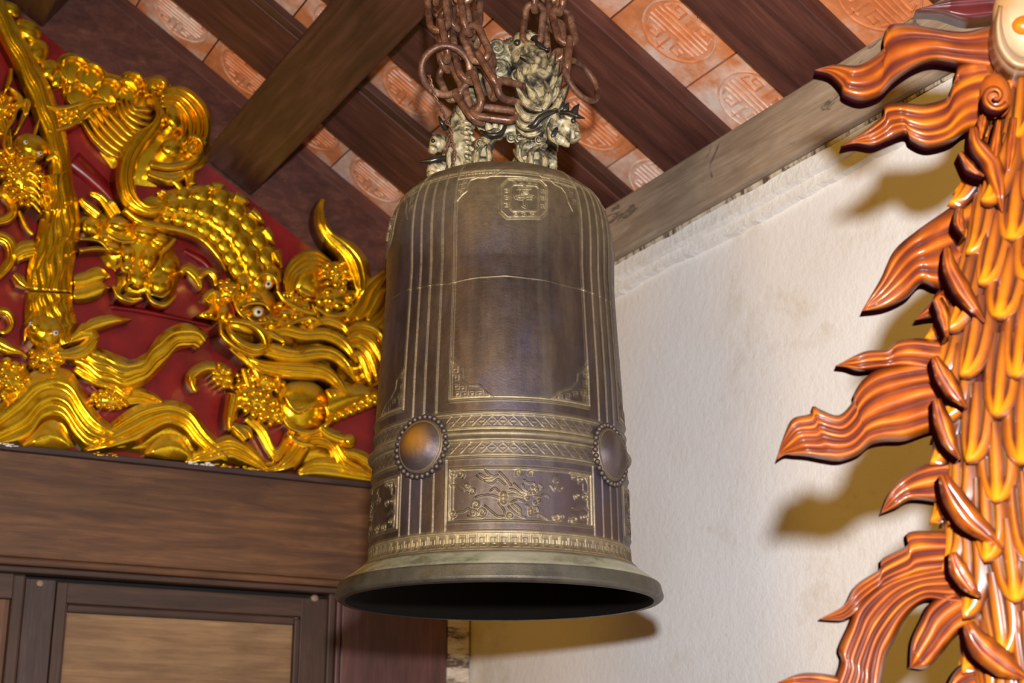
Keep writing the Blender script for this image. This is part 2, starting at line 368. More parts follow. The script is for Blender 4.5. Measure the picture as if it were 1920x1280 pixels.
def tube(mb, P, R, seg=10, g=1.0, closed=False, bumps=None):
    P = np.asarray(P, float); n = len(P); R = np.interp(np.linspace(0, 1, n), np.linspace(0, 1, len(R)), R) if hasattr(R, '__len__') else np.full(n, R)
    if closed: T = np.roll(P, -1, 0)-np.roll(P, 1, 0)
    else: T = np.gradient(P, axis=0)
    T /= np.linalg.norm(T, axis=1)[:, None]+1e-12
    up = np.array([0.3, -0.9, 0.31]); V = []
    nrm = np.cross(T[0], up); nrm /= np.linalg.norm(nrm)
    for i in range(n):
        nrm = nrm-T[i]*(nrm@T[i]); nrm /= np.linalg.norm(nrm); bn = np.cross(T[i], nrm)
        a = np.arange(seg)*2*pi/seg; rr = R[i]*(1+(bumps(i/n, a) if bumps else 0))
        V.append(P[i]+(np.cos(a)*rr)[:, None]*nrm+(np.sin(a)*rr)[:, None]*bn)
    V = np.vstack(V); F = []
    for i in range(n if closed else n-1):
        i2 = (i+1) % n
        for j in range(seg): F.append((i*seg+j, i*seg+(j+1) % seg, i2*seg+(j+1) % seg, i2*seg+j))
    if not closed: F.append(tuple(range(seg))[::-1]); F.append(tuple((n-1)*seg+j for j in range(seg)))
    mb.add(V, F, g); return mb
def crs3(P, n): 
    P = np.asarray(P, float); Q = crs(np.c_[P, ], n) if False else None
    Pn = np.vstack([2*P[0]-P[1], P, 2*P[-1]-P[-2]]); out = []
    for i in range(1, len(Pn)-2):
        t = np.linspace(0, 1, 12, endpoint=False)[:, None]; a, b_, c, d = Pn[i-1], Pn[i], Pn[i+1], Pn[i+2]
        out.append(0.5*((2*b_)+(-a+c)*t+(2*a-5*b_+4*c-d)*t*t+(-a+3*b_-3*c+d)*t**3))
    out.append(P[-1:]); S = np.vstack(out); L = np.r_[0, np.cumsum(np.linalg.norm(np.diff(S, axis=0), axis=1)+1e-9)]
    s = np.linspace(0, L[-1], n); return np.stack([np.interp(s, L, S[:, k]) for k in range(3)], 1)
def ptube(mb, mp, path, radii, n=24, seg=10, g=1.0, bumps=None):
    """tube through (px, py, w) points; radii in metres"""
    p = np.asarray(path, float); return tube(mb, crs3(mp(p[:, 0], p[:, 1], p[:, 2]), n), radii, seg, g, bumps=bumps)
def ell(mb, c, r, nu=14, nv=9, g=1.0, noise_amp=0.0, rotm=None):
    V = []; F = []
    for j in range(nv+1):
        ph = -pi/2+pi*j/nv
        for i in range(nu):
            a = 2*pi*i/nu; q = np.array([cos(a)*cos(ph), sin(a)*cos(ph), sin(ph)])
            k = 1+noise_amp*(sin(7*q[0]+3*q[2])*sin(6*q[1]+5*q[2]+1)+0.5*sin(13*q[0]+11*q[1]))
            q = q*np.array(r)*k
            if rotm is not None: q = rotm@q
            V.append(np.asarray(c)+q)
    for j in range(nv):
        for i in range(nu): F.append((j*nu+i, j*nu+(i+1) % nu, (j+1)*nu+(i+1) % nu, (j+1)*nu+i))
    mb.add(V, F, g); return mb

# ================================================================== SETTING
wall = box_obj('wall_right', (-0.15, 0.0), (-0.12, 3.9), (0, 2.80), 'plaster', kind='structure', bev=0)
box_obj('floor', (-0.15, 4.5), (-0.12, 4.6), (-0.1, 0.0), 'floor', kind='structure', bev=0)
box_obj('wall_left', (0.0, 2.4), (-0.12, -0.06), (2.11, 4.4), 'doorframe', kind='structure', bev=0)
# flaking whitewashed cornice: an irregular strip
def strip(name, v0, v1, zlo, zhi, u0, material, n=150, amp=0.006, **k):
    V = []; F = []; vs = np.linspace(v0, v1, n); r = np.random.default_rng(3)
    w1 = np.convolve(r.normal(size=n+8), np.ones(9)/9, 'valid')*amp*2; w2 = np.convolve(r.normal(size=n+8), np.ones(9)/9, 'valid')*amp*2
    for i, v in enumerate(vs):
        prof = [(0.0, zlo+w1[i]), (u0*0.5, zlo+w1[i]+0.004), (u0*0.55, zlo+min(.028, .4*(zhi-zlo))+w1[i]*0.5), (u0, zlo+min(.034, .5*(zhi-zlo))+w2[i]*0.4), (u0*1.02, zhi-0.006), (0.0, zhi)]
        V += [W(a, v, z) for a, z in prof]
    m_ = len(prof)
    for i in range(n-1):
        for j in range(m_-1): F.append((i*m_+j, i*m_+j+1, (i+1)*m_+j+1, (i+1)*m_+j))
    return mesh_obj(name, V, F, material, None, smooth=False, **k)
strip('trim_1', 0.0, 3.6, 2.765, 2.838, 0.034, 'whitewash', kind='structure')
strip('trim_8', 0.0, 3.6, 2.818, 2.846, 0.037, 'stained', n=220, amp=0.007, kind='structure')

ceiling = empty('ceiling', tuple(W(0.8, 1.5, 3.3)), kind='structure')
RT_ = 0.045
rv = [(-0.22, -0.004), (0.222, 0.482), (0.70, 0.895), (1.108, 1.345), (1.588, 1.824), (2.06, 2.30), (2.54, 2.78)]
for a, b_ in rv:
    box_obj('rafter', (-0.08, 2.35), (a, b_), (0.0, RT_), 'rafter', ceiling, slope=TH, bev=0.003)
    if (a, b_) in (rv[1], rv[2]):
        box_obj('batten', (-0.05, 2.30), (b_+0.001, b_+0.032), (0.004, 0.03), 'beam', ceiling, slope=TH, bev=0.002)
# terracotta tiles with a raised round seal
def seal_mesh():
    mb = MB()
    def bar(p, q, w=0.0035, h=0.0035):
        p = np.array(p); q = np.array(q); d = (q-p)/np.linalg.norm(q-p); nn = np.array([-d[1], d[0]])*w
        c = [p+nn, p-nn, q-nn, q+nn]; c2 = [p+nn*.4, p-nn*.4, q-nn*.4, q+nn*.4]
        mb.add([(*x, 0.001) for x in c]+[(*x, -h) for x in c2], [(4, 5, 6, 7), (0, 1, 5, 4), (1, 2, 6, 5), (2, 3, 7, 6), (3, 0, 4, 7)])
    def arc(r, a0, a1, n=40, w=0.0035):
        a = np.linspace(a0, a1, n)
        for i in range(n-1): bar((r*cos(a[i]), r*sin(a[i])), (r*cos(a[i+1]), r*sin(a[i+1])), w)
    arc(0.092, 0, 2*pi, 49)
    for y in (-0.016, 0.0, 0.016): bar((-0.078, y), (0.078, y), 0.0024)
    for s in (-1, 1):
        for x in (-1, 1):
            bar((x*0.022, s*0.030), (x*0.070, s*0.030)); bar((x*0.022, s*0.030), (x*0.022, s*0.062)); bar((x*0.022, s*0.062), (x*0.048, s*0.062)); bar((x*0.048, s*0.062), (x*0.048, s*0.046)); bar((x*0.034, s*0.046), (x*0.048, s*0.046))
            bar((x*0.070, s*0.030), (x*0.062, s*0.052))
        bar((-0.012, s*0.075), (0.012, s*0.075)); bar((0, s*0.030), (0, s*0.088))
    return mb
sm = seal_mesh(); seal_src = None; tile_src = None
gap_off = [0.318, 0.21, 0.095, 0.145, 0.19, 0.12, 0.2]
n_up = np.array([-sin(TH), 0, cos(TH)])
for gi in range(len(rv)):
    vmid = (rv[gi][1]+rv[gi+1][0])/2 if gi < len(rv)-1 else None
    if vmid is None: break
    wv = rv[gi+1][0]-rv[gi][1]+0.05
    for kx in range(-1, 11):
        uj = gap_off[gi]+kx*0.215; um = uj-0.1075
        if um < -0.17 or um > 1.9: continue
        jit = random.uniform(-0.003, 0.003)
        a = um/cos(TH)+0.0 + RT_*math.tan(TH)*0
        t = box_obj('roof_tile', (a-0.1235, a+0.1235), (vmid-wv/2, vmid+wv/2), (RT_+0.001+jit*0.5, RT_+0.018+jit*0.5), 'tile', ceiling, slope=TH, bev=0.002)
        s_ = bpy.data.objects.new('embossed_seal', seal_src.data) if seal_src else None
        if s_ is None:
            V = np.vstack(sm.V); me = bpy.data.meshes.new('embossed_seal'); me.from_pydata(V.tolist(), [], sm.F); me.materials.append(M['tile']); s_ = bpy.data.objects.new('embossed_seal', me); seal_src = s_
        COL.objects.link(s_)
        base = Matrix.Translation(Vector(W(0, 0, ROOF_Z))) @ RM.to_4x4() @ Matrix.Rotation(-TH, 4, 'Y')
        s_.matrix_basis = base @ Matrix.Translation((a, vmid, RT_+0.0008+jit*0.5))
        parent(s_, t)
# under-roof boarding above everything, closes the joints
box_obj('roof_backing', (-0.15, 2.4), (-0.3, 3.2), (RT_+0.022, RT_+0.05), 'black', ceiling, slope=TH, bev=0)
# big purlins along the right wall's direction (rotated square with the roof)
# big purlins run away from the left wall, tilted square with the roof slope
for (u0, u1, lab) in ((0.655, 0.812, 'thick dark brown purlin crossing diagonally behind the bell chains'),
                      (1.305, 1.482, 'dark purlin at the top left corner above the gilded carving')):
    c1 = cos(TH)
    o = box_obj('purlin', (u0/c1+0.0, u1/c1+0.0), (0.006, 3.4), (-0.222, -0.004), 'beam', None, slope=TH, bev=0.006,
            label=lab, category='beam')
box_obj('wall_plate', (-0.10, 0.062), (-0.02, 3.5), (2.842, 2.992), 'plate', None, bev=0.006,
        label='grey weathered timber wall plate resting on top of the white wall', category='beam')

# left wall: truss chord over the red board, lintel, door
def quad_slab(name, pts, v0, v1, material, par=None, **k):
    """slab parallel to the left wall: pts (u,z)"""
    n = len(pts); V = [W(u, v1, z) for u, z in pts]+[W(u, v0, z) for u, z in pts]
    F = [tuple(range(n)), tuple(range(2*n-1, n-1, -1))]+[(i, n+i, n+(i+1) % n, (i+1) % n) for i in range(n)]
    o = mesh_obj(name, V, F, material, par, smooth=False, attrs={'g': np.ones(2*n)}, **k); return o
K = math.tan(TH)
quad_slab('trim_2', [(-0.05, 2.735-0.05*K), (2.2, 2.735+2.2*K), (2.2, 3.0+2.2*K), (-0.05, 3.0-0.05*K)], -0.03, -0.001, 'rafter', kind='structure')
def Zp(px, py, v): return uvz(px, py, v)[1]
zl0 = Zp(0, 1041, 0.035); zl1 = Zp(0, 843, 0.035)
lin = empty('header_board', tuple(W(0.7, 0, zl0)), label='broad dark wooden lintel board below the gilded carving', category='beam')
box_obj('board', (0.05, 2.2), (-0.02, 0.035), (zl0, zl1), 'lintel', lin)
box_obj('ledge', (0.03, 2.2), (-0.02, 0.055), (Zp(0, 841, 0.055), Zp(0, 829, 0.055)), 'ledge', lin, label='thin chipped ledge strip')
box_obj('moulding', (0.05, 2.2), (-0.02, 0.048), (Zp(0, 1056, 0.048), zl0-0.002), 'lintel', lin, bev=0.006)
box_obj('lower_moulding', (0.05, 2.2), (-0.02, 0.040), (Zp(0, 1070, 0.040), Zp(0, 1057, 0.048)), 'doorframe', lin, bev=0.004)
# paint chips on the ledge
r = random.Random(5)
for (cx, n_) in ((10, 8), (200, 12), (375, 12), (425, 6), (480, 12), (510, 5)):
    mb = MB()
    for q in range(n_):
        x = cx+r.uniform(-22, 22); y = 829+0.095*x+r.uniform(1, 6); dome(mb, lambda a, b_, w: mapA(a, b_, w), x, y, r.uniform(2, 7), r.uniform(0.8, 2), 0.0553, 0.0012, nu=7, nv=2, back=0.05)
    mb.build('paint_chip', 'gold' if cx in (200, 425, 510, 480) else 'whitewash', lin)

door = empty('door_1', tuple(W(0.85, 0, 1.0)), kind='structure')
def du(px, v=0.0, py=1200): return uvz(px, py, v)[0]
def slab(name, px0, px1, z0, z1, v0, v1, material, par, **k):
    a, b_ = du(px0, v1), du(px1, v1); return box_obj(name, (min(a, b_), max(a, b_)), (v0, v1), (z0, z1), material, par, **k)
zt = 2.017
slab('stile', 98, 119, 0.2, zt, -0.05, 0.0, 'doorframe', door)
slab('stile', 562, 614, 0.2, zt, -0.05, 0.0, 'doorframe', door)
slab('rail', 118, 563, 1.962, zt, -0.05, 0.001, 'doorframe', door)
slab('panel', 112, 568, 0.2, 1.97, -0.05, -0.022, 'panelwood', door, grain=0, label='lighter brown raised door panel')
slab('bead_moulding', 108, 122, 0.2, 1.958, -0.04, -0.006, 'postwood', door, bev=0.005)
slab('bead_moulding', 551, 566, 0.2, 1.958, -0.04, -0.006, 'doorframe', door, bev=0.005)
slab('bead_moulding', 121, 552, 1.940, 1.963, -0.04, -0.006, 'doorframe', door, bev=0.006)
slab('meeting_stile', 38, 96, 0.2, 2.022, -0.05, -0.004, 'ledge', door)
d2 = empty('door_2', tuple(W(1.6, 0, 1.0)), kind='structure')
slab('stile', 14, 38, 0.2, 2.03, -0.05, 0.006, 'doorframe', d2, bev=0.006)
slab('rail', -260, 15, 1.965, 2.03, -0.05, 0.006, 'doorframe', d2)
slab('panel', -260, 12, 0.2, 1.97, -0.05, -0.02, 'lintel', d2)
box_obj('trim_3', (-0.02, 2.2), (-0.12, -0.055), (0.0, 2.1), 'black', kind='structure', bev=0)
slab('trim_4', 614, 628, 0.0, 2.06, -0.05, 0.012, 'doorframe', None, kind='structure', bev=0.005)
slab('trim_5', 630, 639, 0.0, 2.06, -0.05, 0.02, 'postwood', None, kind='structure', bev=0.004)
slab('trim_6', 640, 838, 0.0, 2.07, -0.05, 0.008, 'postwood', None, kind='structure', bev=0.003)
slab('trim_7', 839, 881, 0.0, 2.07, -0.06, 0.0, 'stained', None, kind='structure', bev=0.004)
for px, py in ((75, 1093), (590, 1121)):
    mb = MB(); dome(mb, mapA, px, py, 7, 6.5, 0.002, 0.004, back=-0.01); mb.build('peg', 'peg', door if px > 100 else door)

# ================================================================== GILDED CARVING
CP = empty('carved_panel', tuple(W(0.75, 0, 2.38)), label='gilded wood carving of a dragon, fish, clouds and waves on a red lacquered board', category='carving')
quad_slab('backboard', [(0.02, 2.34), (2.2, 2.34), (2.2, 2.732+2.2*K), (0.02, 2.732+0.02*K)], -0.02, 0.004, 'red', CP)
G = 'gold'
def part(name, par=CP, material=G, **k): return None
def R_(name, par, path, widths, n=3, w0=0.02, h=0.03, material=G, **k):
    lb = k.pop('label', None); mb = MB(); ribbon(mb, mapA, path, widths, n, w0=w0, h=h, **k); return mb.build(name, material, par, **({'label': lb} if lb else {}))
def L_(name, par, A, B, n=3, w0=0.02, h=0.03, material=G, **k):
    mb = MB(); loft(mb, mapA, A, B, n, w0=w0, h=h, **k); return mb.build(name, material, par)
def beads(mb, cx, cy, rx, ry, rot, size, w0, h, cnt, seed=1):
    size *= 1.3
    r = random.Random(seed); pts = []; t = 0
    while len(pts) < cnt and t < cnt*40:
        t += 1; x = r.uniform(-1, 1); y = r.uniform(-1, 1)
        if x*x+y*y > 1: continue
        X = cx+x*rx*cos(rot)-y*ry*sin(rot); Y = cy+x*rx*sin(rot)+y*ry*cos(rot)
        if any((X-a)**2+(Y-b_)**2 < (size*1.35)**2 for a, b_ in pts): continue
        pts.append((X, Y)); q = math.sqrt(max(0, 1-x*x-y*y)); s = size*r.uniform(0.75, 1.1)
        dome(mb, mapA, X, Y, s, s*0.85, w0+h*q*0.85, 0.005+0.007*s/8, rot=r.uniform(0, 3), nu=9, nv=4, back=0)
def bead_patch(name, par, cx, cy, rx, ry, rot, size, w0, h, cnt, seed=1):
    mb = MB(); dome(mb, mapA, cx, cy, rx*1.05, ry*1.05, w0*0.5, h+w0*0.5, rot=rot, nu=20, nv=7, g=0.5)
    beads(mb, cx, cy, rx, ry, rot, size, w0, h, cnt, seed); return mb.build(name, G, par)
def arc(cx, cy, rx, ry, a0, a1, n=9, rot=0.0):
    a = np.linspace(rad(a0), rad(a1), n); x = rx*np.cos(a); y = ry*np.sin(a)
    return np.stack([cx+x*cos(rot)-y*sin(rot), cy+x*sin(rot)+y*cos(rot)], 1)

# --- waves along the bottom
wav = [
 ([(-40, 800), (5, 752), (35, 722), (62, 697), (100, 688), (135, 697), (158, 735), (187, 778), (215, 800), (240, 815)], [(-30, 838), (20, 832), (60, 818), (80, 797), (100, 788), (118, 795), (135, 822), (160, 838), (190, 838), (235, 834)], 4, 0.030, 0.035),
 ([(40, 828), (62, 812), (82, 792), (100, 787), (115, 797), (130, 822)], [(42, 832), (62, 833), (82, 834), (100, 835), (115, 836), (132, 837)], 1, 0.045, 0.022),
 ([(156, 834), (200, 800), (245, 765), (285, 752), (330, 751), (362, 765), (385, 800), (405, 822), (430, 842)], [(165, 838), (215, 836), (262, 834), (290, 815), (318, 802), (345, 815), (362, 838), (395, 852), (425, 862)], 4, 0.030, 0.040),
 ([(270, 842), (295, 822), (318, 812), (340, 820), (362, 845)], [(275, 848), (295, 850), (318, 852), (340, 854), (362, 856)], 1, 0.045, 0.020),
 ([(345, 858), (372, 842), (395, 828), (430, 815), (462, 828), (485, 850), (505, 872)], [(350, 862), (375, 861), (400, 862), (430, 858), (455, 866), (480, 872), (500, 876)], 3, 0.034, 0.034),
 ([(484, 870), (520, 862), (545, 830), (560, 812), (600, 808), (632, 826), (652, 856), (700, 880)], [(486, 876), (525, 876), (560, 868), (585, 842), (605, 838), (622, 850), (640, 878), (700, 894)], 3, 0.034, 0.038),
 ([(455, 790), (480, 815), (500, 850), (520, 862), (545, 835), (560, 806)], [(470, 775), (500, 800), (512, 830), (520, 838), (530, 820), (540, 795)], 3, 0.022, 0.03),
 ([(560, 872), (590, 858), (640, 862), (700, 878)], [(560, 884), (600, 886), (650, 892), (700, 897)], 2, 0.045, 0.022),
 ([(640, 838), (672, 842), (700, 858), (715, 880)], [(655, 862), (672, 868), (695, 880), (712, 893)], 2, 0.04, 0.03),
 ([(185, 742), (215, 728), (250, 724), (285, 735), (312, 755)], [(190, 768), (215, 770), (245, 762), (275, 760), (300, 765)], 3, 0.02, 0.024)]
L_('wave_base', CP, [(-40, 800), (60, 712), (100, 700), (150, 738), (190, 792), (240, 802), (290, 768), (330, 768), (380, 802), (430, 832), (470, 842), (500, 864), (560, 828), (610, 826), (650, 862), (718, 885)], [(x, 826+0.098*x) for x in (-40, 60, 100, 150, 190, 240, 290, 330, 380, 430, 470, 500, 560, 610, 650, 718)], 2, 0.003, 0.020, ns=80, tipscale=False)
wav = [([(x, y+(7 if y > 812+0.09*x else 0)) for x, y in A], [(x, y+(9 if y > 812+0.09*x else 0)) for x, y in B], n, w0, h) for A, B, n, w0, h in wav]
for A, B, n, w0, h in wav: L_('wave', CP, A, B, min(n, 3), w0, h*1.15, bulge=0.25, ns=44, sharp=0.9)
bead_patch('foam_beads', CP, 205, 748, 34, 18, 0.1, 6, 0.03, 0.015, 26, 3)

# --- waterfall post and the two fish on it
wf = empty('waterfall', tuple(mapA(np.array(90.), np.array(400.), 0.02)))
parent(wf, CP)
R_('stream', wf, [(-20, -20), (10, 50), (42, 108), (72, 175), (98, 245), (112, 310), (120, 385)], [34, 40, 44, 50, 48, 44, 40], 3, 0.045, 0.035, wob=0.04, wobf=6, ns=60)
R_('stream', wf, [(100, 330), (112, 400), (108, 445), (95, 500), (92, 545)], [62, 74, 78, 84, 86], 5, 0.040, 0.035, wob=0.05, wobf=3, ns=50)
R_('stream', wf, [(93, 549), (92, 580), (98, 620), (110, 650)], [84, 92, 100, 76], 6, 0.040, 0.035, wob=0.04, wobf=3, ns=50)
R_('stream', wf, [(-30, 130), (-12, 190), (10, 240), (18, 300)], [30, 36, 30, 18], 3, 0.03, 0.03)
def eye(par, px, py, w, r, iris=None):
    mb = MB(); dome(mb, mapA, px, py, r*1.5, r*1.3, w-0.01, 0.012); mb.build('eye_socket', G, par)
    mb = MB(); dome(mb, mapA, px, py, r, r*0.9, w, 0.007, back=w-0.01); mb.build('eyeball', 'eyewhite', par)
    mb = MB(); dome(mb, mapA, px+1, py, r*0.45, r*0.45, w+0.0055, 0.003, back=w, nu=8, nv=3); mb.build('pupil', 'pupil', par)
f1 = bead_patch('fish', CP, 40, 330, 36, 62, -0.55, 6, 0.055, 0.035, 120, 5)
mb = MB(); dome(mb, mapA, 58, 276, 33, 26, 0.06, 0.05, rot=0.35); dome(mb, mapA, 42, 292, 12, 9, 0.08, 0.035); mb.build('head', G, f1)
eye(f1, 48, 266, 0.105, 4.5); eye(f1, 75, 287, 0.105, 4.5)
for P_, w_ in (([(62, 258), (68, 240), (74, 222)], [9, 8, 2]), ([(88, 300), (100, 292), (112, 300)], [8, 8, 2]), ([(20, 292), (8, 275), (12, 245), (25, 225), (32, 205), (48, 195)], [8, 9, 9, 9, 8, 5]),
               ([(30, 250), (46, 215), (50, 190), (30, 200)], [5, 12, 14, 7]), ([(8, 175), (18, 150), (20, 128)], [3, 12, 8]), ([(10, 160), (32, 178), (50, 215)], [4, 14, 10])):
    R_('whisker', f1, P_, w_, 2, 0.07, 0.02)
for i in range(5):
    R_('fin_ray', f1, [(52+i*1, 322+i*14), (66, 330+i*14), (78, 346+i*14)], [6, 9, 2], 2, 0.08, 0.016, ns=12)
L_('tail', f1, [(80, 330), (92, 350), (96, 372), (86, 396)], [(128, 320), (118, 346), (124, 370), (128, 392)], 3, 0.06, 0.03)
f2 = bead_patch('fish', CP, 88, 672, 34, 22, 0.0, 8, 0.05, 0.03, 40, 8)
mb = MB(); dome(mb, mapA, 84, 622, 37, 32, 0.06, 0.055, rot=0.2); dome(mb, mapA, 84, 655, 9, 12, 0.07, 0.04)
dome(mb, mapA, 66, 612, 15, 18, 0.085, 0.035); dome(mb, mapA, 103, 622, 17, 17, 0.085, 0.03); mb.build('head', G, f2)
eye(f2, 104, 624, 0.122, 6); eye(f2, 58, 606, 0.122, 4)
L_('fin', f2, [(145, 620), (170, 598), (205, 590), (248, 598)], [(155, 628), (185, 620), (215, 610), (248, 599)], 1, 0.06, 0.022)
L_('fin', f2, [(103, 655), (125, 655), (150, 645), (168, 628), (186, 628)], [(112, 672), (140, 676), (165, 670), (182, 652), (187, 629)], 3, 0.07, 0.025)
L_('fin', f2, [(140, 622), (155, 606), (172, 612), (186, 626)], [(128, 648), (148, 644), (168, 636), (184, 630)], 2, 0.06, 0.02)
R_('fin', f2, [(60, 560), (62, 585), (50, 610), (46, 640)], [6, 12, 12, 5], 2, 0.05, 0.02)
R_('fish_tail_stream', CP, [(122, 668), (160, 668), (200, 690), (245, 702), (285, 680), (312, 645), (340, 630), (365, 632), (380, 645)], [26, 46, 62, 62, 52, 42, 44, 48, 34], 4, 0.035, 0.045, wob=0.035, wobf=6, ns=70)
R_('scroll', CP, [(140, 690), (175, 712), (215, 728), (238, 745), (246, 728), (232, 712)], [16, 22, 20, 12, 9, 5], 3, 0.03, 0.03, wob=0.03)
# left border motifs
for P_, w_, n_ in (([(-30, 372), (5, 362), (24, 385), (18, 408), (-20, 418)], [26, 26, 22, 20, 18], 3), ([(-30, 440), (12, 450), (22, 480), (5, 510), (-20, 530)], [20, 24, 26, 20, 8], 3), ([(-25, 590), (8, 585), (22, 605), (12, 622), (-10, 620)], [20, 20, 18, 12, 8], 2),
                  ([(-20, 640), (15, 655), (40, 662), (52, 672)], [34, 30, 18, 4], 2), ([(28, 480), (45, 470), (66, 466)], [30, 38, 34], 4), ([(35, 395), (48, 425), (62, 440)], [8, 14, 8], 2), ([(25, 515), (40, 530), (52, 540)], [14, 26, 10], 1)):
    R_('scroll', CP, P_, w_, n_, 0.03, 0.035)
bead_patch('foam_beads', CP, 18, 712, 42, 34, 0.3, 8, 0.03, 0.03, 60, 12)
bead_patch('foam_beads', CP, 8, 210, 20, 42, 0.2, 6, 0.03, 0.02, 45, 13)
for x, y, a_, b_, rt in ((20, 18, 22, 14, 0.5), (52, 58, 30, 20, 0.6), (68, 98, 24, 26, 0.9), (92, 132, 20, 22, 0.7), (108, 150, 16, 20, 0.5)):
    mb = MB(); dome(mb, mapA, x, y, a_, b_, 0.02, 0.03, rot=rt); mb.build('cloud_lobe', G, CP)

# --- upper cloud with nested arcs
cloud = empty('cloud', tuple(mapA(np.array(250.), np.array(220.), 0.02))); parent(cloud, CP)
L_('cloud_base', cloud, [(112, 120), (150, 104), (200, 135), (262, 148), (300, 140), (326, 165), (372, 195), (390, 235), (393, 262), (392, 300), (370, 318)], [(118, 180), (150, 215), (172, 262), (198, 300), (222, 330), (250, 345), (290, 350), (310, 345), (330, 340), (350, 330), (362, 322)], 2, 0.008, 0.02, bulge=0.9, ns=50)
for k_ in range(5):   # lower-left nested arcs
    q = k_*11
    R_('cloud_band', cloud, [(150+q, 222-q*0.5), (178+q, 262-q*0.7), (212+q*0.8, 290-q*0.8), (250+q*0.5, 302-q*1.1)], [6, 13, 14, 8], 1, 0.02+k_*0.004, 0.02, ns=24)
for k_ in range(4):
    q = k_*12
    R_('cloud_band', cloud, [(215+q*0.8, 178+q*0.2), (225+q*0.8, 212-q*0.2), (250+q*0.5, 238-q*0.9), (285, 252-q*1.2)], [5, 12, 13, 6], 1, 0.035+k_*0.005, 0.022, ns=24)
for k_ in range(4):   # right nested arcs
    q = k_*15
    R_('cloud_band', cloud, [(302, 200-q*-0.05-(30-q*0.6)), (345-q*0.4, 178+q*0.7-8), (382-q*0.9, 205+q*0.5), (388-q*1.0, 250), (368-q*0.7, 290-q*0.7)], [10, 16, 18, 16, 8], 1, 0.018+k_*0.008, 0.024, ns=28)
mb = MB(); dome(mb, mapA, 325, 222, 17, 24, 0.06, 0.03, rot=-0.3); mb.build('cloud_knob', G, cloud)
mb = MB(); dome(mb, mapA, 322, 278, 22, 18, 0.05, 0.025); mb.build('cloud_knob', G, cloud)
mb = MB(); spiral(mb, mapA, 300, 165, 24, 0.9, 1, 2.6, 0.035, 0.035, 0.75); dome(mb, mapA, 290, 158, 22, 16, 0.025, 0.03); mb.build('cloud_knob', G, cloud)
mb = MB(); spiral(mb, mapA, 362, 278, 22, 1.2, 1, -1.6, 0.035, 0.03, 0.5); mb.build('cloud_scroll', G, cloud)
for A_, B_ in (([(282, 300), (320, 305), (360, 292), (382, 262)], [(280, 316), (325, 322), (372, 306), (391, 270)]), ([(278, 318), (320, 325), (352, 318), (386, 305)], [(276, 334), (318, 350), (350, 335), (376, 318)])):
    L_('cloud_band', cloud, A_, B_, 1, 0.03, 0.02)
for cx, cy, rr_, a0 in ((140, 130, 28, 3.6), (170, 142, 26, 3.8), (150, 178, 26, 3.4), (205, 168, 24, 4.0), (235, 172, 26, 4.0), (250, 155, 20, 4.2)):
    mb = MB(); dome(mb, mapA, cx, cy, rr_*1.35, rr_*1.05, 0.022, 0.009, rot=0.5)
    ribbon(mb, mapA, arc(cx, cy, rr_*0.95, rr_*0.85, -170, -20, 8, 0.5), [5, 9, 9, 4], 1, w0=0.03, h=0.016, ns=18); 
    ribbon(mb, mapA, arc(cx, cy, rr_*0.95, rr_*0.85, 110, 200, 6, 0.1), [4, 8, 4], 1, w0=0.03, h=0.016, ns=14); mb.build('cloud_lobe', G, cloud)
# leaf with beads
L_('leaf', CP, [(88, 200), (115, 204), (150, 196), (175, 186), (198, 188)], [(92, 244), (125, 238), (152, 226), (178, 200), (214, 197)], 1, 0.045, 0.015, bulge=0.9)
R_('leaf_rim', CP, [(86, 198), (115, 203), (150, 195), (178, 186), (198, 188)], [8, 10, 10, 10, 3], 1, 0.055, 0.018)
R_('leaf_rim', CP, [(90, 246), (122, 240), (152, 224), (178, 202), (216, 196)], [8, 10, 10, 9, 3], 1, 0.055, 0.018)
bead_patch('foam_beads', CP, 128, 217, 34, 13, -0.15, 5, 0.05, 0.010, 40, 4)
# S-shaped whisker scroll
R_('dragon_whisker', CP, [(283, 165), (292, 190), (301, 218), (290, 242), (262, 265), (242, 295), (235, 335), (242, 370), (262, 390), (290, 396), (310, 382), (308, 362), (296, 366)], [4, 10, 20, 26, 34, 38, 38, 36, 32, 26, 22, 16, 12], 3, 0.075, 0.045, ns=70, bulge=0.5)
# small flames near the neck
for P_, w_ in (([(355, 352), (352, 335), (342, 318)], [14, 14, 3]), ([(362, 345), (362, 325), (372, 312)], [14, 18, 3]), ([(345, 360), (332, 345), (318, 335)], [10, 12, 3]), ([(375, 358), (395, 352), (418, 358)], [14, 16, 6]), ([(150, 372), (160, 385), (185, 405)], [12, 22, 22]), ([(168, 362), (190, 372), (215, 405)], [10, 20, 24]), ([(195, 385), (210, 380), (225, 400)], [8, 12, 8])):
    R_('flame_tuft', CP, P_, w_, 3, 0.03, 0.03, ns=16)

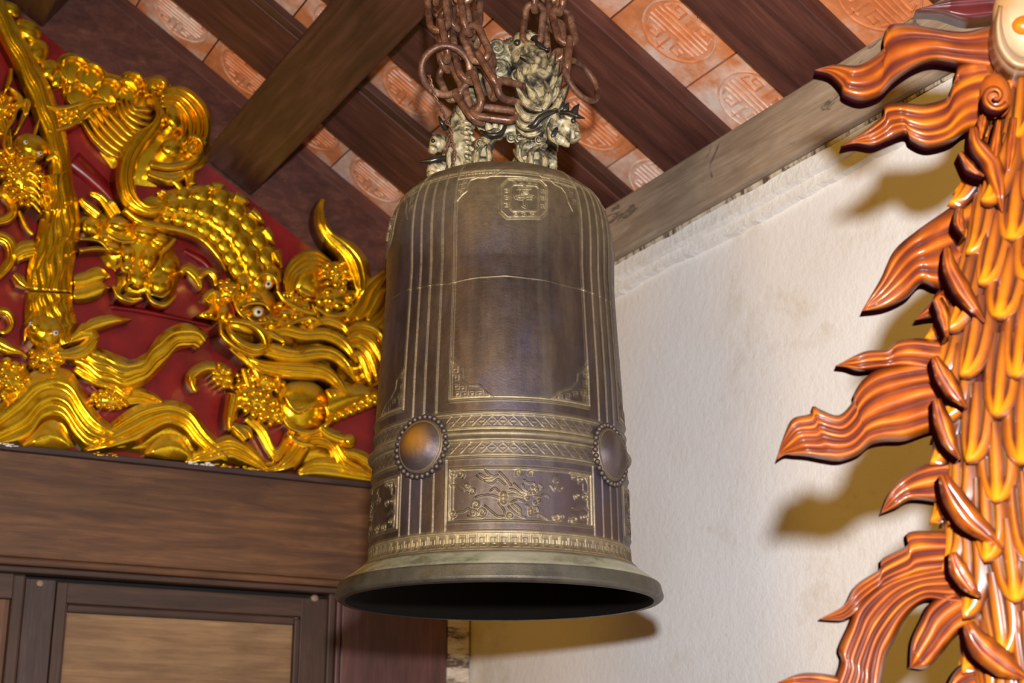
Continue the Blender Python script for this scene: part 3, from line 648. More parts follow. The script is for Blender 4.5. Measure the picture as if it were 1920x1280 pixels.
# --- middle cloud
cloud2 = empty('cloud', tuple(mapA(np.array(250.), np.array(480.), 0.02))); parent(cloud2, CP)
L_('cloud_base', cloud2, [(146, 412), (170, 400), (210, 402), (250, 405), (300, 420), (328, 445), (325, 470), (338, 495), (332, 540), (312, 570)], [(148, 430), (165, 455), (185, 478), (200, 500), (218, 510), (220, 545), (245, 560), (270, 560), (280, 565), (300, 572)], 2, 0.01, 0.03, bulge=0.9)
for cx, cy, rx_, ry_, rt, w_ in ((172, 425, 22, 20, 0, .045), (222, 422, 26, 16, 0.2, .055), (272, 438, 26, 18, 0.2, .055), (300, 452, 22, 16, 0.3, .04), (210, 465, 22, 15, 0.3, .05), (240, 478, 16, 20, 0.1, .05), (200, 448, 18, 14, 0.3, .05),
                                 (278, 485, 20, 26, 0.1, .05), (258, 520, 24, 26, 0.2, .045), (300, 535, 24, 24, 0.2, .045), (312, 500, 22, 18, 0, .03), (240, 500, 16, 12, 0, .05)):
    mb = MB(); dome(mb, mapA, cx, cy, rx_, ry_, w_*0.5, w_*0.75, rot=rt); mb.build('cloud_lobe', G, cloud2)
for P_, w_ in (([(200, 440), (225, 452), (250, 452), (265, 440)], [5, 8, 8, 4]), ([(212, 535), (222, 555), (245, 565), (268, 560)], [6, 12, 12, 5]), ([(272, 545), (285, 565), (310, 572), (332, 552)], [6, 12, 12, 6]), ([(235, 545), (240, 532), (252, 530)], [6, 9, 4]),
               ([(330, 448), (318, 462), (305, 475), (300, 492), (285, 510)], [10, 12, 10, 9, 4]), ([(150, 470), (180, 466), (215, 470)], [8, 10, 6]), ([(150, 448), (185, 452), (205, 470)], [6, 8, 5]), ([(285, 552), (305, 556), (320, 545)], [5, 8, 5]), ([(225, 480), (230, 505), (245, 512)], [5, 8, 5])):
    R_('cloud_band', cloud2, P_, w_, 1, 0.055, 0.022, ns=20)
for k_ in range(2):
    L_('cloud_leaf', cloud2, [(138, 515+k_*26), (160, 508+k_*24), (185, 500+k_*26), (208-k_*3, 518+k_*20)], [(138, 540+k_*27), (162, 540+k_*27), (190, 530+k_*27), (208-k_*3, 519+k_*20)], 1, 0.025, 0.02)

# --- dragon
DR = L_('dragon', CP, [(268, 372), (300, 362), (345, 350), (390, 348), (437, 362), (475, 400), (508, 448), (526, 500), (528, 530)], [(245, 402), (290, 418), (335, 432), (370, 446), (400, 462), (412, 480), (425, 505), (440, 530), (450, 545)], 1, 0.030, 0.06, bulge=1.0, ns=50)
DR.name = 'dragon'
R_('belly_band', DR, [(232, 392), (262, 414), (300, 425), (345, 434), (380, 450), (408, 480), (424, 508)], [18, 22, 20, 20, 18, 16, 8], 1, 0.035, 0.045, ns=40)
ao = crs([(300, 368), (345, 356), (390, 353), (437, 368), (472, 404), (503, 450), (520, 500), (524, 530)], 40)
ai = crs([(310, 415), (345, 424), (375, 438), (402, 456), (416, 476), (428, 500), (440, 520), (452, 535)], 40)
def scale_at(x, y, s, rot, w, par, asp=0.8):
    mb = MB(); dome(mb, mapA, x, y, s, s*asp, w, 0.019, rot=rot, nu=14, nv=5, back=w-0.015); return mb.build('scale', G, par)
for i in range(9):
    si = 1+i*4.5
    for j in range(3):
        s_ = min(38, si+(2.25 if j % 2 else 0)); t = 0.17+j*0.33
        a = np.array([np.interp(s_, range(40), ao[:, k]) for k in (0, 1)]); b_ = np.array([np.interp(s_, range(40), ai[:, k]) for k in (0, 1)])
        p = a*(1-t)+b_*t; a2 = np.array([np.interp(min(39, s_+1), range(40), ao[:, k]) for k in (0, 1)]); dd = a2-a
        wd = np.linalg.norm(a-b_); env = math.sqrt(max(0, 1-(2*t-1)**2))
        scale_at(p[0], p[1], max(10, wd*0.25), math.atan2(dd[1], dd[0]), 0.030+0.052*env, DR, 0.85)
for x, y, dx, dy in ((400, 352, 18, -4), (440, 368, 22, 10), (470, 396, 20, 18), (495, 430, 16, 22), (515, 470, 10, 24)):
    R_('spine', DR, [(x, y), (x+dx*0.6, y+dy*0.6), (x+dx*1.3, y+dy*1.3)], [22, 18, 3], 2, 0.06, 0.03, ns=14)
# head
HD = empty('dragon_head', tuple(mapA(np.array(470.), np.array(590.), 0.08))); parent(HD, CP)
mb = MB(); dome(mb, mapA, 462, 588, 62, 62, 0.03, 0.075, rot=0.5, nu=28, nv=9); dome(mb, mapA, 520, 622, 46, 30, 0.03, 0.06, rot=0.6); mb.build('skull', G, HD)
for (x, y, a_, b_, w_, h_, rt) in ((457, 536, 15, 21, .085, .04, -0.1), (440, 560, 12, 18, .08, .035, 0.2), (478, 560, 16, 12, .085, .03, 0.5), (420, 590, 14, 22, .07, .035, 0.2), (452, 612, 34, 14, .085, .032, 0.35), (508, 600, 15, 11, .085, .03, .5), (536, 590, 14, 10, .07, .03, .4), (410, 560, 10, 14, .06, .03, 0)):
    mb = MB(); dome(mb, mapA, x, y, a_, b_, w_, h_, rot=rt); mb.build('brow_lump', G, HD)
eye(HD, 484, 585, 0.135, 9); eye(HD, 502, 532, 0.085, 8)
R_('eyelid', HD, [(455, 575), (472, 568), (495, 570), (508, 585)], [6, 9, 8, 4], 1, 0.125, 0.02, ns=18)
R_('eyelid', HD, [(462, 592), (478, 604), (500, 604), (512, 592)], [5, 8, 8, 4], 1, 0.12, 0.02, ns=18)
R_('brow', HD, [(448, 540), (440, 560), (448, 585), (462, 598)], [6, 10, 10, 5], 1, 0.12, 0.02, ns=18)
R_('brow', HD, [(482, 520), (500, 512), (518, 525), (520, 545)], [6, 12, 10, 5], 1, 0.08, 0.03, ns=18)
# snout loop
R_('snout', HD, [(430, 602), (452, 604), (478, 612), (495, 630), (498, 648), (482, 655), (458, 648), (438, 632), (424, 612)], [14, 20, 24, 26, 24, 20, 18, 15, 10], 1, 0.10, 0.04, ns=50)
R_('lip', HD, [(412, 605), (418, 630), (440, 650), (470, 664), (500, 662)], [8, 12, 12, 12, 5], 1, 0.09, 0.03, ns=30)
R_('tongue', HD, [(432, 566), (438, 582), (440, 596)], [6, 9, 4], 1, 0.11, 0.012, material='red', ns=12)
L_('frill', HD, [(396, 558), (390, 580), (366, 592), (385, 598), (402, 600), (404, 622), (418, 644), (426, 632), (438, 650), (455, 676)], [(420, 545), (412, 575), (402, 590), (410, 602), (420, 606), (428, 625), (438, 635), (445, 645), (455, 655), (468, 668)], 3, 0.045, 0.035, ns=50)
L_('frill', HD, [(378, 556), (388, 545), (400, 540)], [(396, 572), (402, 562), (412, 556)], 2, 0.05, 0.03, ns=12)
for P_, w_ in (([(340, 512), (350, 505), (362, 512), (372, 530), (376, 545)], [14, 24, 28, 22, 8]), ([(376, 520), (388, 510), (400, 515), (405, 535)], [12, 18, 20, 12])):
    R_('paw', DR, P_, w_, 2, 0.035, 0.04, ns=20)
# beard and mane strands
L_('mane_base', HD, [(470, 600), (560, 590), (640, 585), (690, 555), (722, 505)], [(450, 672), (510, 705), (590, 715), (660, 735), (722, 715)], 6, 0.012, 0.03, ns=40, tipscale=False, bulge=0.4)
for P_, w_, n_, w0_ in (
  ([(500, 632), (530, 620), (569, 628), (612, 628), (645, 645), (669, 680)], [20, 26, 26, 26, 24, 4], 3, .075),
  ([(478, 655), (500, 660), (553, 668), (612, 662), (645, 682), (668, 716)], [12, 26, 28, 28, 24, 4], 3, .07),
  ([(452, 668), (500, 688), (560, 694), (605, 698), (635, 722), (652, 750)], [8, 26, 34, 34, 26, 4], 4, .06),
  ([(585, 612), (610, 602), (640, 612), (655, 630)], [12, 22, 22, 6], 3, .06),
  ([(430, 650), (455, 668), (480, 690), (505, 700)], [10, 22, 20, 5], 3, .055),
  ([(500, 645), (520, 655), (550, 662), (575, 655)], [14, 24, 20, 5], 3, .08),
  ([(490, 620), (512, 628), (532, 640), (528, 652)], [10, 20, 14, 4], 2, .09)):
    R_('beard_strand', HD, P_, w_, n_, w0_, 0.04, ns=44, bulge=0.45)
for i, P_ in enumerate((([(645, 622), (675, 612), (705, 620), (725, 650)]), ([(650, 632), (675, 628), (700, 645), (722, 690)]), ([(655, 648), (676, 648), (694, 668), (708, 715)]), ([(662, 662), (676, 668), (686, 690), (696, 722)]), ([(668, 598), (690, 580), (705, 545), (725, 515)]), ([(650, 600), (672, 575), (690, 540), (722, 508)]), ([(690, 600), (708, 570), (722, 540)]))):
    R_('mane_strand', HD, P_, [12, 22, 22, 8], 2, 0.035+0.003*i, 0.032, ns=26)
for P_, w_ in (([(530, 560), (552, 575), (575, 585), (600, 590)], [8, 12, 12, 4]), ([(540, 610), (560, 600), (585, 596), (605, 606)], [8, 12, 10, 4]), ([(520, 545), (532, 562), (545, 572)], [6, 10, 5])):
    R_('mane_strand', HD, P_, w_, 2, 0.075, 0.03, ns=20)
bead_patch('curl_beads', HD, 560, 592, 40, 22, 0.35, 8, 0.05, 0.025, 30, 21)
bead_patch('curl_beads', HD, 556, 560, 26, 20, 0.4, 7, 0.03, 0.02, 22, 22)
bead_patch('curl_beads', HD, 428, 548, 24, 22, 0.4, 6, 0.06, 0.02, 24, 23)
# fan fin and tail flame
for k_ in range(4):
    q = k_*9
    R_('fin_band', DR, [(540+q*0.3, 560-q*0.4), (536+q*0.8, 520-q*0.05), (555+q*0.7, 488+q*0.8), (590+q*0.2, 474+q*1.1), (622-q*0.5, 492+q*0.6)], [8, 14, 16, 14, 5], 1, 0.022+0.006*k_, 0.024, ns=28)
mb = MB(); dome(mb, mapA, 578, 522, 42, 46, 0.01, 0.04); mb.build('fin_base', G, DR)
R_('tail', DR, [(606, 372), (600, 392), (602, 420), (618, 448), (648, 470), (668, 500), (676, 535), (668, 560)], [8, 22, 26, 32, 44, 50, 40, 14], 3, 0.045, 0.05, ns=60, bulge=0.5)
bead_patch('tail_beads', DR, 632, 515, 26, 24, 0.5, 6, 0.06, 0.02, 36, 31)
bead_patch('tail_beads', DR, 628, 560, 34, 22, -0.1, 9, 0.055, 0.03, 30, 32)
R_('tail_rim', DR, [(590, 575), (615, 590), (645, 590), (672, 572)], [8, 14, 14, 6], 1, 0.05, 0.03, ns=24)
for P_, w_ in (([(585, 570), (592, 585), (600, 600)], [6, 10, 3]), ([(560, 540), (570, 548), (590, 556)], [14, 16, 4])):
    R_('fin_band', DR, P_, w_, 1, 0.06, 0.02, ns=12)
# lower body, legs
mb = MB(); dome(mb, mapA, 566, 762, 54, 50, 0.02, 0.055, rot=0.1, nu=26, nv=9); mb.build('belly', G, DR)
R_('belly_fold', DR, [(535, 742), (545, 760), (560, 772), (580, 762), (602, 752)], [8, 14, 14, 12, 6], 1, 0.068, 0.016, ns=24)
R_('belly_fold', DR, [(612, 730), (625, 755), (622, 785), (606, 802)], [8, 18, 18, 6], 1, 0.055, 0.02, ns=20)
R_('belly_fold', DR, [(530, 782), (545, 802), (580, 812), (610, 800)], [6, 12, 12, 6], 1, 0.05, 0.02, ns=20)
L_('hind_body', DR, [(618, 720), (650, 712), (690, 724), (722, 735)], [(610, 805), (640, 790), (680, 762), (722, 762)], 1, 0.02, 0.06, bulge=1.0)
for i in range(6):
    for j in range(3):
        x = 630+i*15+(7 if j % 2 else 0); y0 = 728+i*2; y1 = 796-i*8; scale_at(x, y0+(y1-y0)*(0.18+j*0.32), 10, 0.2, 0.055, DR, 0.8)
bead_patch('thigh_beads', DR, 480, 752, 46, 26, 0.5, 7, 0.05, 0.03, 70, 41)
bead_patch('thigh_beads', DR, 510, 778, 36, 16, 0.3, 6, 0.04, 0.02, 30, 42)
bead_patch('thigh_beads', DR, 490, 712, 46, 18, 0.15, 6, 0.035, 0.02, 40, 43)
bead_patch('forearm_beads', DR, 418, 705, 18, 28, -0.5, 6, 0.035, 0.025, 36, 44)
R_('forelimb', DR, [(405, 690), (385, 690), (362, 705), (362, 722), (368, 735)], [24, 26, 28, 26, 14], 1, 0.04, 0.045, ns=30)
R_('foot', DR, [(440, 738), (434, 768), (430, 792), (432, 806)], [28, 28, 26, 14], 1, 0.06, 0.045, ns=24)
R_('claw', DR, [(436, 798), (452, 812), (462, 824)], [18, 22, 16], 1, 0.06, 0.04, ns=16)
R_('claw', DR, [(446, 800), (464, 808), (472, 822)], [12, 18, 8], 1, 0.05, 0.03, ns=14)
R_('hind_foot', DR, [(600, 800), (618, 815), (645, 825), (662, 828)], [16, 26, 28, 18], 2, 0.05, 0.04, ns=22)
mb = MB(); dome(mb, mapA, 655, 826, 14, 13, 0.07, 0.03); mb.build('claw', G, DR)
for P_, w_ in (([(455, 690), (462, 712), (468, 728)], [10, 14, 6]), ([(472, 690), (482, 705), (484, 725)], [6, 14, 6]), ([(610, 760), (616, 775), (612, 790)], [6, 12, 5]), ([(540, 815), (560, 830), (590, 836)], [6, 14, 10])):
    R_('flame_tuft', DR, P_, w_, 2, 0.06, 0.03, ns=14)
# red carved ribs crossing the backboard
for P_, w_ in (([(135, 300), (170, 330), (205, 365), (225, 400)], [40, 34, 30, 20]), ([(205, 575), (262, 582), (330, 596), (392, 610)], [10, 12, 10, 8]), ([(420, 730), (430, 760), (428, 800)], [10, 14, 10]), ([(150, 700), (185, 735), (210, 742)], [10, 14, 6]), ([(345, 470), (380, 490), (400, 512)], [12, 18, 12])):
    R_('red_rib', CP, P_, w_, 1, 0.006, 0.018, material='red', ns=24)

# ================================================================== BELL
AX = np.array([-0.0225, 2.6])
def zpl(y): return float(mapH(np.array(937.), np.array(float(y)), 0.0)[2])
prof = []
for tau in np.linspace(0, 1, 26)[::-1]:
    rho = 214*(1-tau**3.6)**(1/3.6); yp = 550-204*tau
    prof.append((rho, yp))
prof += [(217, 590), (221, 640), (226, 700), (230, 750), (233, 800), (236, 850), (239, 900), (242, 960), (244, 1010), (245.5, 1040), (246.5, 1056), (250, 1062), (257, 1068.5), (268, 1077), (282, 1086.5), (293, 1094), (298, 1098.5), (301, 1099.5), (303, 1101.5), (306, 1112), (309, 1121.5), (308, 1125), (305, 1128)]
PR = np.array([[0, 0]]*len(prof), float)
for i, (rho, yp) in enumerate(prof):
    z = zpl(yp); depth = 2.6*cos(PITCH)+(z-1.5)*sin(PITCH); PR[i] = (rho*depth/FPX/math.sqrt(1+(rho/FPX)**2), z)
prz = PR[::-1, 1]; prr = PR[::-1, 0]
def bell_r(z): return np.interp(z, prz, prr)
def bell_hit(px, py):                # pixel -> (theta deg from the camera-facing side, z) on the bell
    px = np.asarray(px, float); py = np.asarray(py, float); r = rays(px, py)
    lo = np.full(px.shape, 2.2/1.0); t0 = np.full(px.shape, 2.15); t = t0.copy(); done = np.zeros(px.shape, bool)
    for k in range(400):
        P = C0+r*t[..., None]; rad_ = np.hypot(P[..., 0]-AX[0], P[..., 1]-AX[1]); ins = (rad_ < bell_r(P[..., 2])); done |= ins
        t = np.where(done, t, t+0.0015)
    P = C0+r*t[..., None]
    return np.degrees(np.arctan2(P[..., 0]-AX[0], -(P[..., 1]-AX[1]))), P[..., 2]
CEN = 10.8; DT = 0.25
ncol = int(90/DT)
def zc(py): return float(bell_hit(np.array([937.]), np.array([float(py)]))[1][0])
zr = {k: zc(k) for k in (318, 330, 748, 771, 776, 800, 806, 820, 826, 850, 856, 876, 994, 999, 1026)}
zA, zB = zc(1029), zpl(355)
rows = np.unique(np.r_[np.linspace(zc(575), zc(508), 70), PR[PR[:, 1] < zpl(1050), 1], np.linspace(PR[-1, 1], zA, 70), np.linspace(zA, zr[748]+0.06, 270), np.linspace(zr[748]+0.06, zc(415), 90), np.linspace(zc(415), zc(322), 110), np.linspace(zc(322), PR[0, 1], 26)])
nr = len(rows); tl = (np.arange(ncol)+0.5)*DT-45       # local angle about the panel centre
H = np.zeros((nr, ncol)); 
def stroke(pts, w, h, loc=True):
    """raised rounded stroke; pts in (theta local deg, z)"""
    global H
    pts = np.asarray(pts, float)
    for a, b_ in zip(pts[:-1], pts[1:]):
        zm = (a[1]+b_[1])/2; rad_ = float(bell_r(zm)); kx = rad_*pi/180
        z0, z1 = min(a[1], b_[1])-2*w, max(a[1], b_[1])+2*w; i0, i1 = np.searchsorted(rows, [z0, z1])
        if i1 <= i0: continue
        c0 = int((min(a[0], b_[0])-2*w/kx+45)/DT); c1 = int((max(a[0], b_[0])+2*w/kx+45)/DT)+2; c0 = max(0, c0); c1 = min(ncol, c1)
        if c1 <= c0: continue
        X = tl[None, c0:c1]*kx; Y = rows[i0:i1, None]; ax, ay, bx, by = a[0]*kx, a[1], b_[0]*kx, b_[1]
        dx, dy = bx-ax, by-ay; L2 = dx*dx+dy*dy+1e-12; t = np.clip(((X-ax)*dx+(Y-ay)*dy)/L2, 0, 1)
        d = np.hypot(X-ax-t*dx, Y-ay-t*dy); v = h*np.clip(1.25-d/w, 0, 1)**0.7 if h > 0 else h*np.clip(1.25-d/w, 0, 1)
        S = H[i0:i1, c0:c1]
        H[i0:i1, c0:c1] = np.maximum(S, v) if h > 0 else np.minimum(S, v)
def pstroke(px, w, h):               # pixel polyline on the front panel
    p = np.asarray(px, float); 
    if len(p) > 2: p = crs(p, max(6, len(p)*4))
    th, z = bell_hit(p[:, 0], p[:, 1]); stroke(np.stack([th-CEN, z], 1), w, h)
def lstroke(px, w, h):
    p = np.asarray(px, float); th, z = bell_hit(p[:, 0], p[:, 1]); stroke(np.stack([th-CEN, z], 1), w, h)
def hband(z, w, h):
    global H
    d = np.abs(rows-z); H = np.maximum(H, (h*np.clip(1-(d/w)**2, 0, 1)**0.5)[:, None])
def vline(t, z0, z1, w=0.0016, h=0.0028): stroke([(t, z0), (t, z1)], w, h)
# vertical ribs
for t in (-32.6, 32.6):
    vline(t, zr[748], zr[330]); vline(t, PR[0, 1], zr[330])
for t in (-38.8, -45.0, 38.8, 44.9): vline(t, zr[771], zc(318))
for t in (-33.2, -38.9, -45.0, 33.2, 38.9, 44.9): vline(t, zr[999]+0.006, zr[856], 0.0014, 0.0022)
for t in (-31.4, 31.4): vline(t, zr[748]+0.004, zr[330]-0.01, 0.0008, 0.0012)
hband(zr[318], 0.0025, 0.003); hband(zc(324), 0.0014, 0.0016)
stroke([(-32.6, zr[330]), (32.6, zr[330])], 0.0015, 0.0022)
for k_ in (748,): stroke([(-32.6, zr[748]), (32.6, zr[748])], 0.0018, 0.003)
stroke([(-31.4, zr[748]+0.005), (31.4, zr[748]+0.005)], 0.0009, 0.0014)
for k_, w_, h_ in ((771, .0018, .003), (776, .0012, .0016), (800, .0016, .002), (813, .0075, .009), (826, .0016, .002), (850, .0014, .002), (856, .0020, .003), (994, .0014, .0016), (999, .0012, .0018), (1028, .0014, .002)): hband(zr.get(k_, zc(k_)), w_, h_)
hband(zc(813), 0.0075, 0.010)
# lower picture frame
fz0, fz1 = zc(876), zc(976)
for (t, zz0, zz1) in ((-31.5, fz1, fz0), (31.5, fz1, fz0)): vline(t, zz0, zz1, 0.0015, 0.0028)
for zz in (fz0, fz1): stroke([(-31.5, zz), (31.5, zz)], 0.0017, 0.003)
for t in (-29.8, 29.8): vline(t, fz1+0.005, fz0-0.005, 0.0008, 0.0015)
# band of lozenges, between the ring mouldings
for z_a, z_b in ((zr[776], zr[800]), (zr[826], zr[850])):
    zm = (z_a+z_b)/2; hh = (z_a-z_b)/2*0.8; stp = 4.5
    for i in range(-7, 8):
        c = i*stp*1.0
        if abs(c) > 34: continue
        stroke([(c-stp/2, zm), (c, zm+hh), (c+stp/2, zm), (c, zm-hh), (c-stp/2, zm)], 0.0007, 0.0011)
        stroke([(c-stp*.2, zm), (c+stp*.2, zm)], 0.001, 0.0011)
# key-fret band
kz0, kz1 = zc(1027), zr[999]
kz0 += 0.0025; kz1 -= 0.002
nk = 21
for i in range(nk):
    t0 = -45+i*90/nk; wk = 90/nk*0.86; f_ = lambda a, b_: (t0+0.07*90/nk+a*wk, kz0+b_*(kz1-kz0))
    stroke([f_(0, 0), f_(0, 1), f_(1, 1), f_(1, .05), f_(.28, .05), f_(.28, .72), f_(.74, .72), f_(.74, .34), f_(.5, .34)], 0.00075, 0.0017)
# corner frets: rows of little squares within a stepped edge
def fretsq(px, py, s):
    p = [(px-s, py-s), (px+s, py-s), (px+s, py+s), (px-s*0.4, py+s), (px-s*0.4, py-s*.2), (px+s*.4, py-s*.2)]
    lstroke(p, 0.0008, 0.0012)
lstroke([(846, 672), (857, 682), (866, 690), (868, 712), (880, 722), (900, 722), (912, 736), (925, 745)], 0.0012, 0.002)
for p in ((853, 692), (855, 707), (856, 724), (858, 738), (872, 738), (886, 738), (900, 738), (868, 728)): fretsq(*p, 5)
lstroke([(1102, 682), (1096, 690), (1084, 700), (1082, 716), (1070, 728), (1056, 730), (1044, 738), (1034, 747)], 0.0012, 0.002)
for p in ((1096, 700), (1096, 718), (1092, 734), (1096, 746), (1078, 738), (1064, 742), (1050, 744)): fretsq(*p, 5)
lstroke([(858, 376), (866, 366), (876, 358), (876, 348), (882, 338), (896, 333), (912, 333), (928, 328), (944, 320)], 0.0012, 0.002)
for p in ((864, 360), (867, 349), (870, 339), (874, 330), (886, 327), (899, 325), (912, 324), (926, 322)): fretsq(*p, 4)
lstroke([(1003, 322), (1016, 332), (1028, 334), (1040, 346), (1052, 352), (1060, 362), (1066, 380), (1074, 396)], 0.0012, 0.002)
for p in ((1018, 325), (1032, 329), (1044, 335), (1056, 343), (1064, 352), (1070, 364), (1075, 378)): fretsq(*p, 4)
# cartouche with its character
oc = lambda x0, y0, x1, y1, c: [(x0+c, y0), (x1-c, y0+2), (x1, y0+c+2), (x1, y1-c), (x1-c, y1), (x0+c, y1), (x0, y1-c), (x0, y0+c), (x0+c, y0)]
lstroke(oc(938, 335, 1026, 410, 13), 0.0013, 0.0028); lstroke(oc(941, 338, 1023, 407, 12), 0.0008, 0.0014); lstroke(oc(957, 347, 1010, 396, 5), 0.0012, 0.0022)
for x, y in ((964, 342), (976, 341), (992, 341), (1004, 342), (949, 357), (949, 370), (949, 384), (1017, 358), (1017, 371), (1017, 386), (966, 401), (982, 402), (998, 402)): fretsq(x, y, 3.2)
def ch(p, w=0.0016): lstroke(p, w*1.05, 0.0052)
ch([(983, 347), (984, 353)], .0018); ch([(971, 354), (996, 353.5)]); ch([(977, 358), (977, 365)], .0012); ch([(977, 358), (990, 358)], .001); ch([(990, 358), (990, 365)], .0012); ch([(977, 361.5), (990, 361.5)], .0008); ch([(977, 365), (990, 365)], .001)
ch([(966, 367), (968, 372)], .0016); ch([(966, 368.5), (1001, 367.5)]); ch([(1001, 367.5), (997, 373)], .0016); ch([(972, 373.5), (993, 372.5)], .0014); ch([(984, 373), (985, 388)], .0020); ch([(985, 389), (980, 386)], .0014)
# dragon among clouds in the lower frame (crop x6 coordinates)
def q6(pts): return [(820+x/6.0, 860+y/6.0) for x, y in pts]
def cs(cx, cy, r, t=1.2, a0=0.0, d=1): 
    s = np.linspace(0, 1, 9); rr_ = r*(1-0.75*s); an = a0+d*2*pi*t*s
    pstroke(q6(list(zip(cx+rr_*np.cos(an), cy+rr_*np.sin(an)))), 0.0012, 0.003)
for c in ((180, 175, 32, 1.1, 0, 1), (270, 175, 44, 1.1, 1, -1), (920, 160, 40, 1.2, 2.4, 1), (1045, 165, 38, 1.2, 0.5, -1), (340, 305, 34, 1.1, 1, 1), (400, 370, 44, 1.2, 3, 1), (440, 520, 50, 1.3, 3, 1), (410, 610, 44, 1.2, 1, -1), (510, 600, 44, 1.2, 3, 1), (180, 620, 36, 1.2, 0.5, 1),
          (820, 640, 36, 1.2, 2, 1), (1330, 660, 52, 1.3, 2, -1), (1530, 690, 52, 1.2, 3, 1), (1640, 660, 38, 1.2, 0, -1), (1570, 420, 40, 1.2, 2, 1), (1655, 430, 36, 1.2, 1, -1), (1600, 235, 40, 1.2, 2, -1), (1530, 205, 26, 1, 0, 1), (1390, 660, 40, 1.1, 0, -1)): cs(*c)
for p in ([(140, 160), (150, 290), (220, 300), (250, 330), (300, 360)], [(230, 600), (300, 590), (350, 560), (390, 580)], [(350, 640), (420, 660), (520, 650), (550, 600)], [(540, 530), (620, 600), (690, 650), (750, 640)], [(440, 430), (520, 410), (620, 410), (700, 440)],
          [(540, 250), (620, 280), (680, 230), (760, 290)], [(450, 190), (520, 240), (600, 230), (680, 180)], [(480, 170), (560, 210), (620, 190)], [(540, 120), (580, 170), (640, 200)], [(700, 150), (760, 210), (830, 300)], [(860, 280), (920, 340), (980, 380), (1040, 385)],
          [(820, 340), (880, 360), (940, 400), (1010, 400)], [(810, 400), (880, 400), (960, 420)], [(830, 490), (900, 460), (980, 480)], [(960, 290), (980, 340), (1010, 360)], [(980, 240), (1020, 270), (1080, 270), (1100, 300)], [(1090, 420), (1150, 420), (1200, 400), (1260, 430)],
          [(800, 540), (860, 600), (960, 650), (990, 660)], [(840, 520), (900, 580), (950, 640)], [(870, 510), (930, 560), (940, 620)], [(1070, 550), (1120, 550), (1140, 600), (1140, 650)], [(1070, 630), (1130, 620), (1180, 640), (1240, 680)], [(1000, 520), (1040, 560), (1060, 630)],
          [(1340, 190), (1310, 250), (1360, 260), (1330, 330)], [(1270, 300), (1320, 360), (1350, 340)], [(1410, 310), (1400, 360), (1350, 340)], [(1490, 160), (1560, 180), (1650, 200), (1690, 280)], [(1640, 280), (1640, 350), (1690, 400)], [(1520, 550), (1580, 560), (1640, 540), (1690, 580)], [(1150, 290), (1180, 320)], [(1160, 340), (1190, 330)], [(600, 360), (650, 330), (700, 370)], [(690, 500), (740, 560), (760, 620)], [(1690, 460), (1690, 540)], [(1700, 600), (1690, 730)]):
    pstroke(q6(p), 0.0011, 0.0027)
def bl(cx, cy, r, h=0.0035): pstroke(q6([(cx-1, cy), (cx+1, cy)]), r, h)
for cx, cy, r in ((745, 400, .0045), (745, 440, .005), (745, 480, .0045), (1075, 320, .0025), (1120, 345, .0028), (1085, 375, .0025), (1040, 380, .003), (1015, 435, .0035), (1050, 580, .004), (1050, 610, .004), (1140, 470, .003), (1100, 490, .003)): bl(cx, cy, r)
# casting seam
th_, zs_ = bell_hit(np.array([760., 840, 900, 946, 1010, 1070, 1140]), np.array([545., 532, 520, 517, 524, 538, 565]))
# assemble the bell mesh: dense columns in front, coarser behind
front = np.arange(-104, 104+1e-6, DT)+0.125; back = np.arange(105, 255, 1.0); TH_ALL = np.r_[front, back]
loc_ = ((TH_ALL-CEN+45) % 90)-45; idx = np.clip(((loc_+45)/DT).astype(int), 0, ncol-1)
HF = H[:, idx]
zseam = np.interp(TH_ALL, th_, zs_, left=zs_[0], right=zs_[-1]); seam = np.exp(-((rows[:, None]-zseam[None]-0.0004*np.sin(TH_ALL*0.35)[None])/0.0011)**2)*(np.abs(TH_ALL) < 70)[None]
HF = HF+0.0007*seam
def blur(A, k, ax):
    ker = np.ones(k)/k; return np.apply_along_axis(lambda m_: np.convolve(np.pad(m_, k//2, mode='edge'), ker, 'valid')[:len(m_)], ax, A)
mk = (HF > 0.0006).astype(float); d_ = blur(blur(mk, 5, 1), 5, 0)
dens = blur(blur(mk, 15, 1), 11, 0)
dirt = np.clip(d_*1.2, 0, 1)*(0.10+2.7*np.clip(dens-0.1, 0, 0.7))*(1-0.85*np.clip(HF/0.0026, 0, 1))+0.09*(HF > 0.0018)
dirt = np.clip(dirt, 0, 0.85)
zt_ = rows[:, None]; topd = np.clip((zt_-zc(470))/(zc(325)-zc(470)), 0, 1)**1.2*0.42; bandd = np.exp(-((zt_-zr[999]+0.012)/0.014)**2)*0.30+np.exp(-((zt_-zr[826]-0.004)/0.035)**2)*0.10
dirt = np.clip(dirt*0.95+topd+bandd+0.5*seam*np.exp(-((TH_ALL+8)/22)**2)[None]*0.8, 0, 0.9)
rr0 = bell_r(rows)[:, None]+HF; ta = np.radians(TH_ALL)[None]
X = AX[0]+rr0*np.sin(ta); Y = AX[1]-rr0*np.cos(ta); Zr = np.repeat(rows[:, None], len(TH_ALL), 1)
V = np.stack([X, Y, Zr], -1).reshape(-1, 3); nc = len(TH_ALL)
rim = np.clip((zc(1030)-rows)/0.006, 0, 1)*np.clip((rows-zpl(1100))/0.002, 0.22, 1)
rim = np.repeat(rim[:, None], nc, 1); dk = np.repeat((0.40*np.clip((zpl(1099)-rows)/0.002, 0, 1))[:, None], nc, 1)
